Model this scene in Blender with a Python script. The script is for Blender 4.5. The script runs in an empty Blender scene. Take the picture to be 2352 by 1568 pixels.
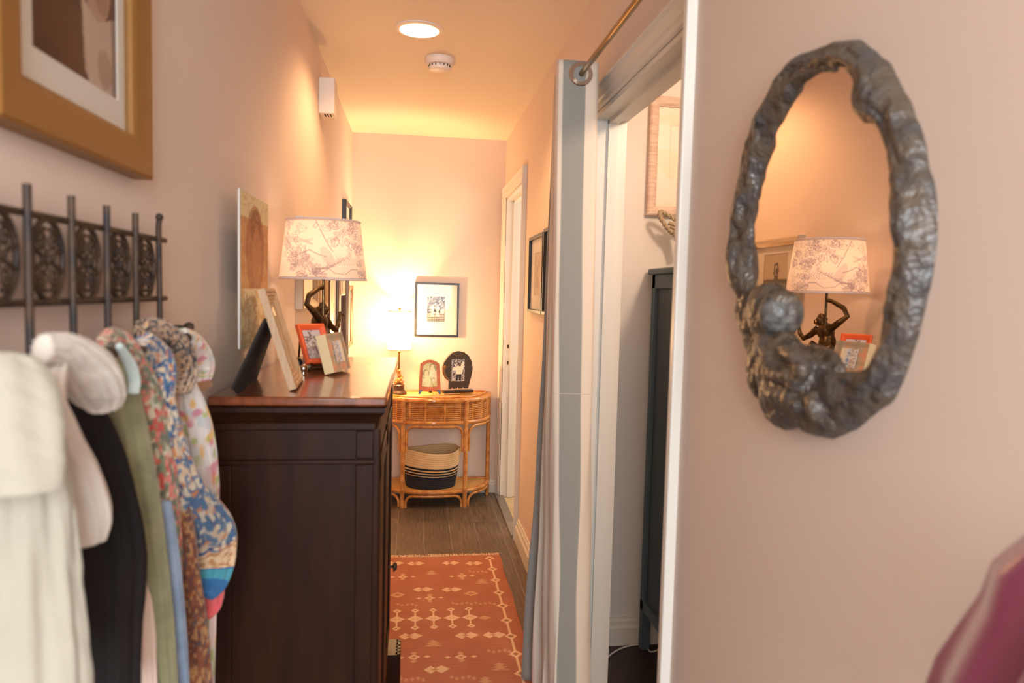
import bpy, math, random
import numpy as np
from mathutils import Vector, Matrix
random.seed(4); RNG = np.random.RandomState(7)
S = bpy.context.scene
col = S.collection
PI = math.pi

# ------------------------------------------------------------ camera
FPX = 1640.0
_D = (FPX*FPX + 48841)/114.46
Yc = Vector((-221, 118, -FPX)).normalized()
Zc = -Vector((-221 - .016*_D, -_D, -FPX)).normalized()
Xc = Yc.cross(Zc)
MW = Matrix((Xc, Yc, Zc))                 # camera -> world
CAM = Vector((0, 0, 1.40))
cd = bpy.data.cameras.new('camera'); cam = bpy.data.objects.new('camera', cd); col.objects.link(cam)
cam.matrix_world = Matrix.Translation(CAM) @ MW.to_4x4()
cd.sensor_width = 36; cd.lens = 36*FPX/2352; cd.clip_start = .05
cd.dof.use_dof = True; cd.dof.focus_distance = 4.2; cd.dof.aperture_fstop = 3.9
S.camera = cam

def P(px, py, x=None, y=None, z=None):
    d = MW @ Vector((px-1176, 784-py, -FPX))
    t = (x-CAM.x)/d.x if x is not None else (y-CAM.y)/d.y if y is not None else (z-CAM.z)/d.z
    return CAM + d*t

# ------------------------------------------------------------ world, lights, exposure
W = bpy.data.worlds.new('world'); S.world = W; W.use_nodes = True
W.node_tree.nodes['Background'].inputs[0].default_value = (.80, .88, 1.0, 1)
W.node_tree.nodes['Background'].inputs[1].default_value = .88
S.view_settings.view_transform = 'Standard'; S.view_settings.look = 'None'
S.view_settings.exposure = 0.42; S.view_settings.gamma = 1; S.view_settings.use_curve_mapping = False

def light(name, kind, loc, power, color, size=.1, rot=None, **k):
    l = bpy.data.lights.new(name, kind); l.energy = power; l.color = color
    if kind == 'AREA': l.shape = 'RECTANGLE'; l.size = size; l.size_y = k.get('sy', size)
    else: l.shadow_soft_size = size
    if kind == 'SPOT': l.spot_size = k['ang']; l.spot_blend = k['blend']
    o = bpy.data.objects.new(name, l); col.objects.link(o); o.location = loc
    if rot: o.rotation_euler = rot
    return o
WARM = (1, .58, .26)
light('rear_cool_fill', 'AREA', (.1, -1.9, 1.75), 78, (.86, .94, 1.0), 1.1, (math.radians(86), 0, 0), sy=1.3)  # cool fill area added behind the camera; no window is built there
L_CEIL = light('downlight_bulb', 'SPOT', (-.003, 2.93, 2.47), 40, (1, .57, .27), .04, (0, 0, 0), ang=2.5, blend=.5)
light('lamp_bulb', 'POINT', (-.28, 2.245, 1.505), 60, (1, .60, .29), .022)
light('far_lamp_bulb', 'POINT', (-.125, 4.72, 1.15), 66, (1, .61, .27), .022)
light('room_bulb', 'POINT', (1.15, 1.55, 2.2), 24, (1, .72, .52), .08)
light('far_room_daylight', 'AREA', (1.9, 4.4, 1.5), 20, (1, .93, .80), .8, (0, math.radians(90), 0), sy=1.6)

# ------------------------------------------------------------ helpers
def lin(c):
    return tuple(((v/255)/12.92 if v/255 <= .04045 else ((v/255+.055)/1.055)**2.4) for v in c)

def mat(name, rgb=(128,128,128), rough=.6, metal=0, coat=0, bump=0, bscale=40, noise=0, nscale=8, rgb2=None,
        stretch=None, attr=None, transl=0, spec=.5, sheen=0, linear=False, bdist=.004):
    m = bpy.data.materials.new(name); m.use_nodes = True
    nt = m.node_tree; b = nt.nodes['Principled BSDF']; L = nt.links
    c = tuple(rgb) if linear else lin(rgb)
    b.inputs['Base Color'].default_value = (*c, 1)
    b.inputs['Roughness'].default_value = rough; b.inputs['Metallic'].default_value = metal
    b.inputs['Coat Weight'].default_value = coat; b.inputs['Coat Roughness'].default_value = .12
    b.inputs['Specular IOR Level'].default_value = spec
    if sheen: b.inputs['Sheen Weight'].default_value = sheen
    tc = nt.nodes.new('ShaderNodeTexCoord'); mp = nt.nodes.new('ShaderNodeMapping')
    L.new(tc.outputs['Object'], mp.inputs[0])
    if stretch: mp.inputs['Scale'].default_value = stretch
    csock = None
    if attr:
        a = nt.nodes.new('ShaderNodeAttribute'); a.attribute_name = 'Col'; csock = a.outputs['Color']
    if rgb2 is not None:
        n = nt.nodes.new('ShaderNodeTexNoise'); n.inputs['Scale'].default_value = nscale; n.inputs['Detail'].default_value = 5
        L.new(mp.outputs[0], n.inputs['Vector'])
        r = nt.nodes.new('ShaderNodeValToRGB'); r.color_ramp.elements[0].position = .35; r.color_ramp.elements[1].position = .65
        r.color_ramp.elements[0].color = (*c, 1); r.color_ramp.elements[1].color = (*lin(rgb2), 1)
        L.new(n.outputs['Fac'], r.inputs[0]); csock = r.outputs[0]
    if csock: L.new(csock, b.inputs['Base Color'])
    if bump:
        n2 = nt.nodes.new('ShaderNodeTexNoise'); n2.inputs['Scale'].default_value = bscale; n2.inputs['Detail'].default_value = 3
        L.new(mp.outputs[0], n2.inputs['Vector'])
        bp = nt.nodes.new('ShaderNodeBump'); bp.inputs['Strength'].default_value = bump; bp.inputs['Distance'].default_value = bdist
        L.new(n2.outputs['Fac'], bp.inputs['Height']); L.new(bp.outputs[0], b.inputs['Normal'])
    if transl:
        t = nt.nodes.new('ShaderNodeBsdfTranslucent'); mx = nt.nodes.new('ShaderNodeMixShader'); mx.inputs[0].default_value = transl
        if csock: L.new(csock, t.inputs[0])
        else: t.inputs[0].default_value = (*c, 1)
        L.new(b.outputs[0], mx.inputs[1]); L.new(t.outputs[0], mx.inputs[2])
        L.new(mx.outputs[0], nt.nodes['Material Output'].inputs[0])
    return m

def emit(name, c, s):
    m = bpy.data.materials.new(name); m.use_nodes = True; nt = m.node_tree
    e = nt.nodes.new('ShaderNodeEmission'); e.inputs[0].default_value = (*c, 1); e.inputs[1].default_value = s
    nt.links.new(e.outputs[0], nt.nodes['Material Output'].inputs[0]); return m

def glassmat(name, tint=(1, 1, 1)):
    m = bpy.data.materials.new(name); m.use_nodes = True; nt = m.node_tree
    t = nt.nodes.new('ShaderNodeBsdfTransparent'); t.inputs[0].default_value = (*tint, 1)
    g = nt.nodes.new('ShaderNodeBsdfGlossy'); g.inputs['Roughness'].default_value = .02
    fr = nt.nodes.new('ShaderNodeFresnel'); fr.inputs[0].default_value = 1.45
    mx = nt.nodes.new('ShaderNodeMixShader')
    mu = nt.nodes.new('ShaderNodeMath'); mu.operation = 'MULTIPLY'; mu.inputs[1].default_value = .4; nt.links.new(fr.outputs[0], mu.inputs[0]); nt.links.new(mu.outputs[0], mx.inputs[0]); nt.links.new(t.outputs[0], mx.inputs[1]); nt.links.new(g.outputs[0], mx.inputs[2])
    nt.links.new(mx.outputs[0], nt.nodes['Material Output'].inputs[0]); return m

class MB:
    def __init__(s): s.v = []; s.f = []; s.m = []; s.c = {}
    def add(s, vs, fs, m=0, cols=None):
        o = len(s.v); s.v += [tuple(v) for v in vs]; s.f += [tuple(i+o for i in f) for f in fs]; s.m += [m]*len(fs)
        if cols is not None:
            for i, c in enumerate(cols): s.c[o+i] = c
        return s
    def box(s, a, b, m=0, T=None):
        x0, y0, z0 = a; x1, y1, z1 = b
        vs = [Vector(p) for p in ((x0,y0,z0),(x1,y0,z0),(x1,y1,z0),(x0,y1,z0),(x0,y0,z1),(x1,y0,z1),(x1,y1,z1),(x0,y1,z1))]
        if T: vs = [T @ v for v in vs]
        return s.add(vs, [(0,3,2,1),(4,5,6,7),(0,1,5,4),(1,2,6,5),(2,3,7,6),(3,0,4,7)], m)
    def tube(s, pts, r, n=10, m=0, closed=False, cap=True, flat=1):
        pts = [Vector(p) for p in pts]; N = len(pts); rs = r if hasattr(r, '__len__') else [r]*N
        vs = []; up = None
        for i, p in enumerate(pts):
            t = (pts[(i+1) % N]-pts[i-1]) if closed else (pts[min(i+1, N-1)]-pts[max(i-1, 0)])
            t.normalize()
            if up is None: up = t.orthogonal().normalized()
            up = (up - t*up.dot(t))
            up = up.normalized() if up.length > 1e-6 else t.orthogonal().normalized()
            w = t.cross(up)
            for k in range(n):
                a = 2*PI*k/n; vs.append(p + (up*math.cos(a) + w*math.sin(a)*flat)*rs[i])
        fs = []
        for i in range(N if closed else N-1):
            for k in range(n):
                j = (i+1) % N; fs.append((i*n+k, i*n+(k+1) % n, j*n+(k+1) % n, j*n+k))
        if not closed and cap: fs += [tuple(range(n-1, -1, -1)), tuple((N-1)*n+k for k in range(n))]
        return s.add(vs, fs, m)
    def lathe(s, prof, c=(0,0,0), n=32, m=0, T=None, cap=True):
        vs = []
        for r, z in prof:
            for k in range(n):
                a = 2*PI*k/n; v = Vector((r*math.cos(a), r*math.sin(a), z))
                vs.append((T @ v) if T else v + Vector(c))
        fs = [(i*n+k, i*n+(k+1) % n, (i+1)*n+(k+1) % n, (i+1)*n+k) for i in range(len(prof)-1) for k in range(n)]
        if cap: fs += [tuple(range(n-1, -1, -1)), tuple((len(prof)-1)*n+k for k in range(n))]
        return s.add(vs, fs, m)
    def ball(s, c, r, n=14, m=0, R=None):
        r = r if hasattr(r, '__len__') else (r, r, r); vs = []; c = Vector(c)
        for i in range(n+1):
            ph = PI*i/n
            for k in range(n*2):
                a = PI*k/n; v = Vector((r[0]*math.sin(ph)*math.cos(a), r[1]*math.sin(ph)*math.sin(a), r[2]*math.cos(ph)))
                if R: v = R @ v
                vs.append(v+c)
        q = n*2
        fs = [(i*q+k, (i+1)*q+k, (i+1)*q+(k+1) % q, i*q+(k+1) % q) for i in range(n) for k in range(q)]
        return s.add(vs, fs, m)
    def loops(s, loops, m=0, closed_ring=True, cap0=False, cap1=False):
        n = len(loops[0]); vs = [p for l in loops for p in l]
        fs = [(i*n+k, i*n+(k+1) % n, (i+1)*n+(k+1) % n, (i+1)*n+k) for i in range(len(loops)-1) for k in range(n if closed_ring else n-1)]
        if cap0: fs.append(tuple(range(n-1, -1, -1)))
        if cap1: fs.append(tuple((len(loops)-1)*n+k for k in range(n)))
        return s.add(vs, fs, m)
    def grid(s, fn, nu, nv, m=0, img=None):
        vs = []; cs = [] if img is not None else None
        for j in range(nv+1):
            for i in range(nu+1):
                u, v = i/nu, j/nv; vs.append(fn(u, v))
                if img is not None:
                    H, Wd = img.shape[:2]; cs.append(img[min(int(v*H), H-1), min(int(u*Wd), Wd-1)])
        fs = [(j*(nu+1)+i, j*(nu+1)+i+1, (j+1)*(nu+1)+i+1, (j+1)*(nu+1)+i) for j in range(nv) for i in range(nu)]
        return s.add(vs, fs, m, cs)
    def build(s, name, mats, parent=None, smooth=True, bevel=0, autos=35, remesh=0, subsurf=0, solid=0):
        if not isinstance(mats, (list, tuple)): mats = [mats]
        off = parent_world(parent) if parent else Vector((0, 0, 0))
        me = bpy.data.meshes.new(name)
        me.from_pydata([(v[0]-off.x, v[1]-off.y, v[2]-off.z) for v in s.v], [], s.f)
        for x in mats: me.materials.append(x)
        me.polygons.foreach_set('material_index', s.m)
        if s.c:
            a = me.color_attributes.new('Col', 'FLOAT_COLOR', 'POINT')
            arr = np.ones((len(s.v), 4), dtype=np.float32)*.5; arr[:, 3] = 1
            for i, c in s.c.items(): arr[i, :3] = c
            a.data.foreach_set('color', arr.ravel())
        if smooth:
            me.polygons.foreach_set('use_smooth', [True]*len(me.polygons))
            if autos < 180: me.set_sharp_from_angle(angle=math.radians(autos))
        me.update()
        o = bpy.data.objects.new(name, me); col.objects.link(o)
        if parent: o.parent = parent
        if bevel:
            b = o.modifiers.new('bevel', 'BEVEL'); b.width = bevel; b.segments = 2; b.limit_method = 'ANGLE'; b.angle_limit = .6
        if solid:
            b = o.modifiers.new('solid', 'SOLIDIFY'); b.thickness = solid; b.offset = 0
        if remesh:
            b = o.modifiers.new('remesh', 'REMESH'); b.mode = 'VOXEL'; b.voxel_size = remesh; b.use_smooth_shade = True
            c = o.modifiers.new('sm', 'SMOOTH'); c.factor = .5; c.iterations = 3
        if subsurf:
            b = o.modifiers.new('ss', 'SUBSURF'); b.levels = b.render_levels = subsurf
        return o

def parent_world(p):
    v = Vector((0, 0, 0))
    while p: v += p.location; p = p.parent
    return v
def tag(o, label=None, cat=None, group=None, kind=None):
    if label: o['label'] = label
    if cat: o['category'] = cat
    if group: o['group'] = group
    if kind: o['kind'] = kind
    return o
def thing(name, loc, label, cat, group=None):
    o = bpy.data.objects.new(name, None); col.objects.link(o); o.location = loc; o.empty_display_size = .05
    return tag(o, label, cat, group)
def struct(mb, name, m, **k):
    o = mb.build(name, m, **k); o['kind'] = 'structure'; return o
def dup(root, loc, label=None):
    r = root.copy(); col.objects.link(r); r.location = loc
    if label: r['label'] = label
    for ch in list(root.children):
        c = ch.copy(); col.objects.link(c); c.parent = r
        for g in list(ch.children):
            d = g.copy(); col.objects.link(d); d.parent = c
    return r

# --- painting small pictures and prints as per-vertex pigment
def vnoise(h, w, s, seed=0):
    r = np.random.RandomState(seed); gh, gw = max(2, int(h/s)+2), max(2, int(w/s)+2); g = r.rand(gh, gw)
    y = np.linspace(0, gh-1.001, h); x = np.linspace(0, gw-1.001, w)
    yi, xi = y.astype(int), x.astype(int); fy, fx = (y-yi)[:, None], (x-xi)[None]
    fy = fy*fy*(3-2*fy); fx = fx*fx*(3-2*fx)
    a = g[yi][:, xi]; b = g[yi][:, xi+1]; c = g[yi+1][:, xi]; d = g[yi+1][:, xi+1]
    return a*(1-fy)*(1-fx) + b*(1-fy)*fx + c*fy*(1-fx) + d*fy*fx
class Pic:
    """rows run bottom to top"""
    def __init__(s, w, h, c): s.w, s.h = w, h; s.a = np.ones((h, w, 3))*np.array(lin(c)); s.yy, s.xx = np.mgrid[0:h, 0:w]; s.u = (s.xx+.5)/w; s.v = (s.yy+.5)/h
    def put(s, mask, c, al=1):
        m = (mask.astype(float)*al)[..., None]; s.a = s.a*(1-m)+np.array(lin(c))*m; return s
    def ell(s, cx, cy, rx, ry, c, rot=0, al=1):
        dx, dy = s.u-cx, s.v-cy; co, si = math.cos(rot), math.sin(rot)
        return s.put(((dx*co+dy*si)/rx)**2+((-dx*si+dy*co)/ry)**2 < 1, c, al)
    def rect(s, x0, y0, x1, y1, c, al=1): return s.put((s.u >= x0) & (s.u < x1) & (s.v >= y0) & (s.v < y1), c, al)
    def poly(s, pts, c, al=1):
        m = np.zeros(s.u.shape, bool); n = len(pts)
        for i in range(n):
            (x0, y0), (x1, y1) = pts[i], pts[(i+1) % n]
            if y0 == y1: continue
            k = ((y0 > s.v) != (y1 > s.v)) & (s.u < (x1-x0)*(s.v-y0)/(y1-y0)+x0); m ^= k
        return s.put(m, c, al)
    def line(s, pts, wd, c, al=1, asp=None):
        asp = asp or s.w/s.h                      # width in units of height
        best = np.zeros(s.u.shape, bool)
        for (x0, y0), (x1, y1) in zip(pts, pts[1:]):
            lo, hi = min(x0, x1)-wd/asp, max(x0, x1)+wd/asp; i0, i1 = max(0, int(lo*s.w)), min(s.w, int(hi*s.w)+2)
            l2, h2 = min(y0, y1)-wd, max(y0, y1)+wd; j0, j1 = max(0, int(l2*s.h)), min(s.h, int(h2*s.h)+2)
            if i1 <= i0 or j1 <= j0: continue
            U = s.u[j0:j1, i0:i1]*asp; V = s.v[j0:j1, i0:i1]; ax, bx = x0*asp, x1*asp
            L2 = (bx-ax)**2+(y1-y0)**2+1e-12; t = np.clip(((U-ax)*(bx-ax)+(V-y0)*(y1-y0))/L2, 0, 1)
            best[j0:j1, i0:i1] |= np.hypot(U-ax-t*(bx-ax), V-y0-t*(y1-y0)) < wd/2
        return s.put(best, c, al)
    def mott(s, scale, c, thr=.5, seed=0, al=1, soft=.12):
        n = vnoise(s.h, s.w, scale, seed); m = np.clip((n-thr)/soft+.5, 0, 1); return s.put(m, c, al)

# ------------------------------------------------------------ materials
M_wall = mat('wall_paint', (222, 203, 190), .75, bump=.05, bscale=300)
M_ceil = mat('ceiling_paint', (230, 216, 196), .8, bump=.04, bscale=200)
M_white = mat('white_gloss_paint', (226, 221, 212), .32)
M_room = mat('white_room_paint', (224, 220, 214), .7)
M_dark = mat('dark_mahogany', (50, 24, 11), .42, coat=.0, spec=.17, rgb2=(38, 17, 8), nscale=5, stretch=(6, 6, 1))
M_top = mat('polished_mahogany_top', (140, 74, 40), .28, coat=1.0, rgb2=(104, 52, 28), nscale=4, stretch=(9, 1.4, 5), bump=.03, bscale=9)
M_iron = mat('wrought_iron', (42, 36, 35), .6, metal=.3, rgb2=(78, 56, 38), nscale=30, bump=.4, bscale=120)
M_gold = mat('gilt_wood', (142, 98, 46), .45, metal=.2, bump=.1, bscale=80)
M_matb = mat('mat_board', (232, 228, 218), .85)
M_black = mat('black_lacquer', (20, 18, 18), .3)
M_silver = mat('silver_leaf', (190, 170, 145), .4, metal=.4)
M_brn = mat('brown_frame_wood', (84, 58, 38), .45)
M_champ = mat('champagne_frame', (200, 172, 132), .42, metal=.25)
M_bronze = mat('bronze', (66, 50, 34), .34, metal=.85, rgb2=(104, 78, 44), nscale=60)
M_mirfr = mat('patinated_bronze_resin', (68, 66, 66), .36, metal=.0, rgb2=(88, 74, 60), nscale=26, spec=.6, bump=1.0, bscale=48, bdist=.012)
M_mirror = mat('mirror_silvering', (235, 225, 215), .01, metal=1)
M_glass = glassmat('picture_glass')
M_rattan = mat('honey_rattan', (206, 142, 72), .38, rgb2=(168, 100, 44), nscale=26, coat=.25)
M_rattan_top = mat('woven_rattan_top', (214, 160, 92), .5, bump=.4, bscale=200, stretch=(1, 12, 1))
M_brass = mat('aged_brass', (128, 96, 46), .3, metal=.9)
M_steel = mat('nickel', (200, 190, 180), .18, metal=1)
M_alu = mat('aluminium_strip', (150, 144, 138), .4, metal=.6)
M_plast = mat('white_plastic', (226, 214, 202), .45)
M_attr = mat('painted_print', attr=True, rough=.75)
M_attrg = mat('glossy_photo', attr=True, rough=.35)
M_cloth = mat('printed_cloth', attr=True, rough=.9, sheen=.25, bump=.25, bscale=260)
M_shade = mat('shade_linen', attr=True, rough=.9, transl=.72)
M_shade2 = mat('cream_shade', (248, 236, 214), .9, transl=.7)
M_sheer = M_shade2.copy(); M_sheer.name = 'sheer_shade'
_nt = M_sheer.node_tree; _tr = _nt.nodes.new('ShaderNodeBsdfTransparent'); _mx = _nt.nodes.new('ShaderNodeMixShader'); _mx.inputs[0].default_value = .30
_src = _nt.nodes['Material Output'].inputs[0].links[0].from_socket
_nt.links.new(_src, _mx.inputs[1]); _nt.links.new(_tr.outputs[0], _mx.inputs[2]); _nt.links.new(_mx.outputs[0], _nt.nodes['Material Output'].inputs[0])
M_rug = mat('kilim_wool', attr=True, rough=.95, bump=.5, bscale=420, stretch=(1, 4, 1), spec=.15)
M_fringe = mat('cream_fringe', (232, 196, 158), .95)
M_oak = mat('pale_oak', (190, 154, 114), .5, rgb2=(172, 134, 94), nscale=10, stretch=(14, 14, 1))
M_orange = mat('orange_frame_lacquer', (226, 92, 44), .42, bump=.1, bscale=60)
M_blue = mat('blue_grey_paint', (84, 104, 116), .5)
M_bluep = mat('blue_grey_panel', (72, 84, 90), .5)
M_felt = mat('black_card', (30, 26, 26), .85)
M_rope = mat('natural_rope', (178, 160, 132), .9, bump=.5, bscale=90)
M_cable = mat('white_cable', (224, 220, 214), .4)
M_tile = mat('beige_tile', (214, 196, 160), .4, rgb2=(196, 172, 132), nscale=9)
M_copper = mat('copper_wood', (176, 96, 40), .45, rgb2=(160, 84, 34), nscale=30)
M_trunk = mat('carved_wood_trunk', (110, 76, 34), .4)
M_bind = mat('shade_binding', (214, 196, 190), .8); M_trimb = mat('shade_trim', (190, 150, 96), .7)
M_darkfloor = mat('dark_vinyl', (62, 48, 44), .45, rgb2=(48, 38, 36), nscale=6)

def floor_mat():
    m = bpy.data.materials.new('grey_brown_planks'); m.use_nodes = True; nt = m.node_tree; L = nt.links; b = nt.nodes['Principled BSDF']
    tc = nt.nodes.new('ShaderNodeTexCoord'); mp = nt.nodes.new('ShaderNodeMapping'); mp.inputs['Rotation'].default_value = (0, 0, PI/2)
    mp.inputs['Location'].default_value = (0, -.068, 0)
    L.new(tc.outputs['Object'], mp.inputs[0])
    br = nt.nodes.new('ShaderNodeTexBrick'); br.inputs['Scale'].default_value = 1
    br.inputs['Brick Width'].default_value = 1.22; br.inputs['Row Height'].default_value = .152; br.inputs['Mortar Size'].default_value = .0018
    br.inputs['Color1'].default_value = (*lin((104, 88, 72)), 1); br.inputs['Color2'].default_value = (*lin((88, 74, 62)), 1)
    br.inputs['Mortar'].default_value = (*lin((128, 118, 106)), 1); br.inputs['Bias'].default_value = 0
    L.new(mp.outputs[0], br.inputs['Vector'])
    m2 = nt.nodes.new('ShaderNodeMapping'); m2.inputs['Scale'].default_value = (34, 2.2, 1); L.new(tc.outputs['Object'], m2.inputs[0])
    n = nt.nodes.new('ShaderNodeTexNoise'); n.inputs['Scale'].default_value = 3; n.inputs['Detail'].default_value = 8; L.new(m2.outputs[0], n.inputs['Vector'])
    r = nt.nodes.new('ShaderNodeValToRGB'); r.color_ramp.elements[0].color = (.45, .43, .42, 1); r.color_ramp.elements[1].color = (1.45, 1.4, 1.3, 1)
    r.color_ramp.elements[0].position = .3; r.color_ramp.elements[1].position = .7
    L.new(n.outputs['Fac'], r.inputs[0])
    mx = nt.nodes.new('ShaderNodeMix'); mx.data_type = 'RGBA'; mx.blend_type = 'MULTIPLY'; mx.inputs[0].default_value = .8
    L.new(br.outputs['Color'], mx.inputs[6]); L.new(r.outputs[0], mx.inputs[7]); L.new(mx.outputs[2], b.inputs['Base Color'])
    b.inputs['Roughness'].default_value = .38
    bp = nt.nodes.new('ShaderNodeBump'); bp.inputs['Strength'].default_value = .15; bp.inputs['Distance'].default_value = .002
    L.new(n.outputs['Fac'], bp.inputs['Height']); L.new(bp.outputs[0], b.inputs['Normal'])
    return m
M_floor = floor_mat()

# ------------------------------------------------------------ room shell
XL, XR, XM, YE, HC = -.43, .595, .562, 4.90, 2.43      # left wall, right wall, mirror wall, end wall, ceiling
Y0 = -1.6
D1a, D1b, DH1 = 1.55, 2.43, 2.008                      # near doorway
D2a, D2b, DH2 = 3.985, 4.80, 2.03                       # far doorway
TH = .11
struct(MB().box((XL-.1, Y0, -.05), (XR, YE+.1, 0)), 'floor', M_floor, smooth=False)
struct(MB().box((XR, D1a-1.2, -.05), (2.6, 2.8, 0)), 'floor', M_darkfloor, smooth=False)
struct(MB().box((XR, 3.4, -.05), (2.2, YE+.1, -.004)), 'floor', M_tile, smooth=False)
# ceiling with the round cut-out of the recessed light
lc = P(963, 67, z=HC); LX, LY, LR = lc.x, lc.y, .083
mb = MB(); q = .16
for a, b in (((XL-.1, Y0), (XR+.1, LY-q)), ((XL-.1, LY+q), (XR+.1, YE+.1)), ((XL-.1, LY-q), (LX-q, LY+q)), ((LX+q, LY-q), (XR+.1, LY+q))):
    mb.box((a[0], a[1], HC), (b[0], b[1], HC+.05))
inn = []; out = []
for k in range(48):
    a = 2*PI*k/48; c, s_ = math.cos(a), math.sin(a); t = q/max(abs(c), abs(s_))
    inn.append((LX+LR*c, LY+LR*s_, HC)); out.append((LX+t*c, LY+t*s_, HC))
mb.loops([out, inn])
struct(mb, 'ceiling', M_ceil, smooth=False)
struct(MB().box((XR+TH, D1a-1.2, HC), (2.6, 2.8, HC+.05)), 'ceiling', M_ceil, smooth=False)
struct(MB().box((XR+TH, 3.4, HC), (2.2, YE+.1, HC+.05)), 'ceiling', M_ceil, smooth=False)
struct(MB().box((XL-.1, Y0, 0), (XL, YE+.1, HC)), 'wall_left', M_wall, smooth=False)
struct(MB().box((XL, YE, 0), (2.2, YE+.1, HC)), 'wall_end', M_wall, smooth=False)
mb = MB()
mb.box((XR, 1.464, 0), (XR+TH, D1a, HC)).box((XR, D1a, DH1), (XR+TH, D1b, HC)).box((XR, D1b, 0), (XR+TH, D2a, HC))
mb.box((XR, D2a, DH2), (XR+TH, D2b, HC)).box((XR, D2b, 0), (XR+TH, YE, HC))
struct(mb, 'wall_right', M_wall, smooth=False)
struct(MB().box((XM, Y0, 0), (XR+TH, 1.462, HC)), 'wall_near', M_wall, smooth=False)
# side room walls
mb = MB().box((XR+TH, 2.70, 0), (2.6, 2.8, HC)).box((2.5, .5, 0), (2.6, 2.7, HC)).box((XR+TH, .4, 0), (2.6, .5, HC))
struct(mb, 'wall_room', M_room, smooth=False)
mb = MB().box((2.1, 3.4, 0), (2.2, YE, HC)).box((XR+TH, 3.3, 0), (2.2, 3.4, HC))
struct(mb, 'wall_bathroom', M_room, smooth=False)

def base_profile(p0, p1, nrm, h=.12, t=.016):
    p0, p1, nrm = Vector(p0), Vector(p1), Vector(nrm)
    prof = [(0, 0), (t, 0), (t, h*.62), (t*.62, h*.72), (t*.62, h*.84), (t*.3, h*.93), (t*.3, h), (0, h)]
    A = [p0+nrm*a+Vector((0, 0, b)) for a, b in prof]; B = [p1+nrm*a+Vector((0, 0, b)) for a, b in prof]
    return MB().loops([A, B], cap0=True, cap1=True)
struct(base_profile((XR, D1b+.07, 0), (XR, D2a-.075, 0), (-1, 0, 0), .13, .02), 'baseboard_right', M_white, smooth=False)
struct(base_profile((XL, YE, 0), (XR, YE, 0), (0, -1, 0), .09), 'baseboard_end', M_white, smooth=False)
struct(base_profile((XL, 2.55, 0), (XL, YE, 0), (1, 0, 0), .13), 'baseboard_left', M_white, smooth=False)
struct(base_profile((XR+TH, 2.70, 0), (2.5, 2.70, 0), (0, -1, 0), .115), 'baseboard_room', M_white, smooth=False)

def doorway(name, y0, y1, h, cw=.07, near=True, far=True):
    """lining and hall-side casing of a doorway in the right wall"""
    r = bpy.data.objects.new(name, None); col.objects.link(r); r.location = (XR, (y0+y1)/2, 0); r['kind'] = 'structure'
    mb = MB(); t = .018
    mb.box((XR-.002, y0-.002, 0), (XR+TH+.002, y0+t, h)).box((XR-.002, y1-t, 0), (XR+TH+.002, y1+.002, h)).box((XR-.002, y0, h-t), (XR+TH+.002, y1, h+.002))
    mb.build('jamb', M_white, r, smooth=False)
    st = MB(); st.box((XR+.045, y1-t-.012, 0), (XR+.078, y1-t, h-t)).box((XR+.045, y0+t, h-t-.012), (XR+.078, y1-t, h-t)).box((XR+.045, y0+t, 0), (XR+.078, y0+t+.012, h-t))
    st.build('door_stop', M_white, r, smooth=False)
    # profiled casing: rectangles swept up one side, across and down
    prof = [(0, .004), (.004, .012), (.018, .013), (.024, .018), (cw-.018, .020), (cw-.010, .026), (cw-.002, .026), (cw, .022), (cw, 0)]
    loops_ = []
    for a, b in prof:
        ya, yb, hh = y0+t*.3-a, y1-t*.3+a, h+a
        loops_.append([(XR-b, ya, 0), (XR-b, ya, hh), (XR-b, yb, hh), (XR-b, yb, 0)])
    m2 = MB().loops(loops_, closed_ring=False)
    m2.build('casing', M_white, r, smooth=False)
    return r
d1 = doorway('door_1', D1a, D1b, DH1, .072)
d2 = doorway('door_2', D2a, D2b, DH2, .068)
# strike plates on the far jamb of the bathroom doorway
for z in (1.035, .925):
    sp = MB(); sp.box((XR+.018, D2b-.0195, z-.03), (XR+.042, D2b-.0175, z+.03))
    o = sp.build('strike_plate', M_plast, d2, bevel=.001); o['label'] = 'small white strike plate'
    h = MB().box((XR+.024, D2b-.0205, z-.012), (XR+.036, D2b-.0190, z+.012)); h.build('latch_hole', M_bronze, o, smooth=False)
struct(MB().box((XM-.022, 1.440, 0), (XM+.01, 1.464, HC), 0), 'trim_1', M_white, smooth=False, bevel=.004)
mb = MB(); mb.loops([[(XR-.035, y, 0), (XR-.030, y, .010), (XR+.022, y, .012), (XR+.028, y, -.003)] for y in (D2a-.01, D2b+.01)], cap0=True, cap1=True)
struct(mb, 'trim_2', M_alu, smooth=False)

# ------------------------------------------------------------ dresser
ZT = 1.168; DY0, DY1 = 1.545, 2.485; DXF = -.058; BX = -.088
t = thing('dresser', (-.25, 2.0, .004), 'tall dark mahogany dresser with framed photos and a lamp on its top', 'dresser')
mb = MB()
def slab(mb, z0, z1, e, m=0, inset=0):
    mb.box((XL+.004, DY0+e, z0), (DXF-e, DY1-e, z1), m)
slab(mb, ZT-.020, ZT, 0)
mb.build('top', M_top, t, bevel=.005)
mb = MB()   # moulding under the top
prof = [(0.000, ZT-.020), (.004, ZT-.024), (.004, ZT-.034), (.016, ZT-.046), (.022, ZT-.058), (.026, ZT-.060)]
mb.loops([[(XL+.004, DY0+e, z), (DXF-e, DY0+e, z), (DXF-e, DY1-e, z), (XL+.004, DY1-e, z)] for e, z in prof])
mb.build('cornice', M_dark, t, autos=20)
b0, b1 = DY0+.028, DY1-.028
mb = MB(); mb.box((XL+.006, b0, .02), (BX, b1, ZT-.058))
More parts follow.
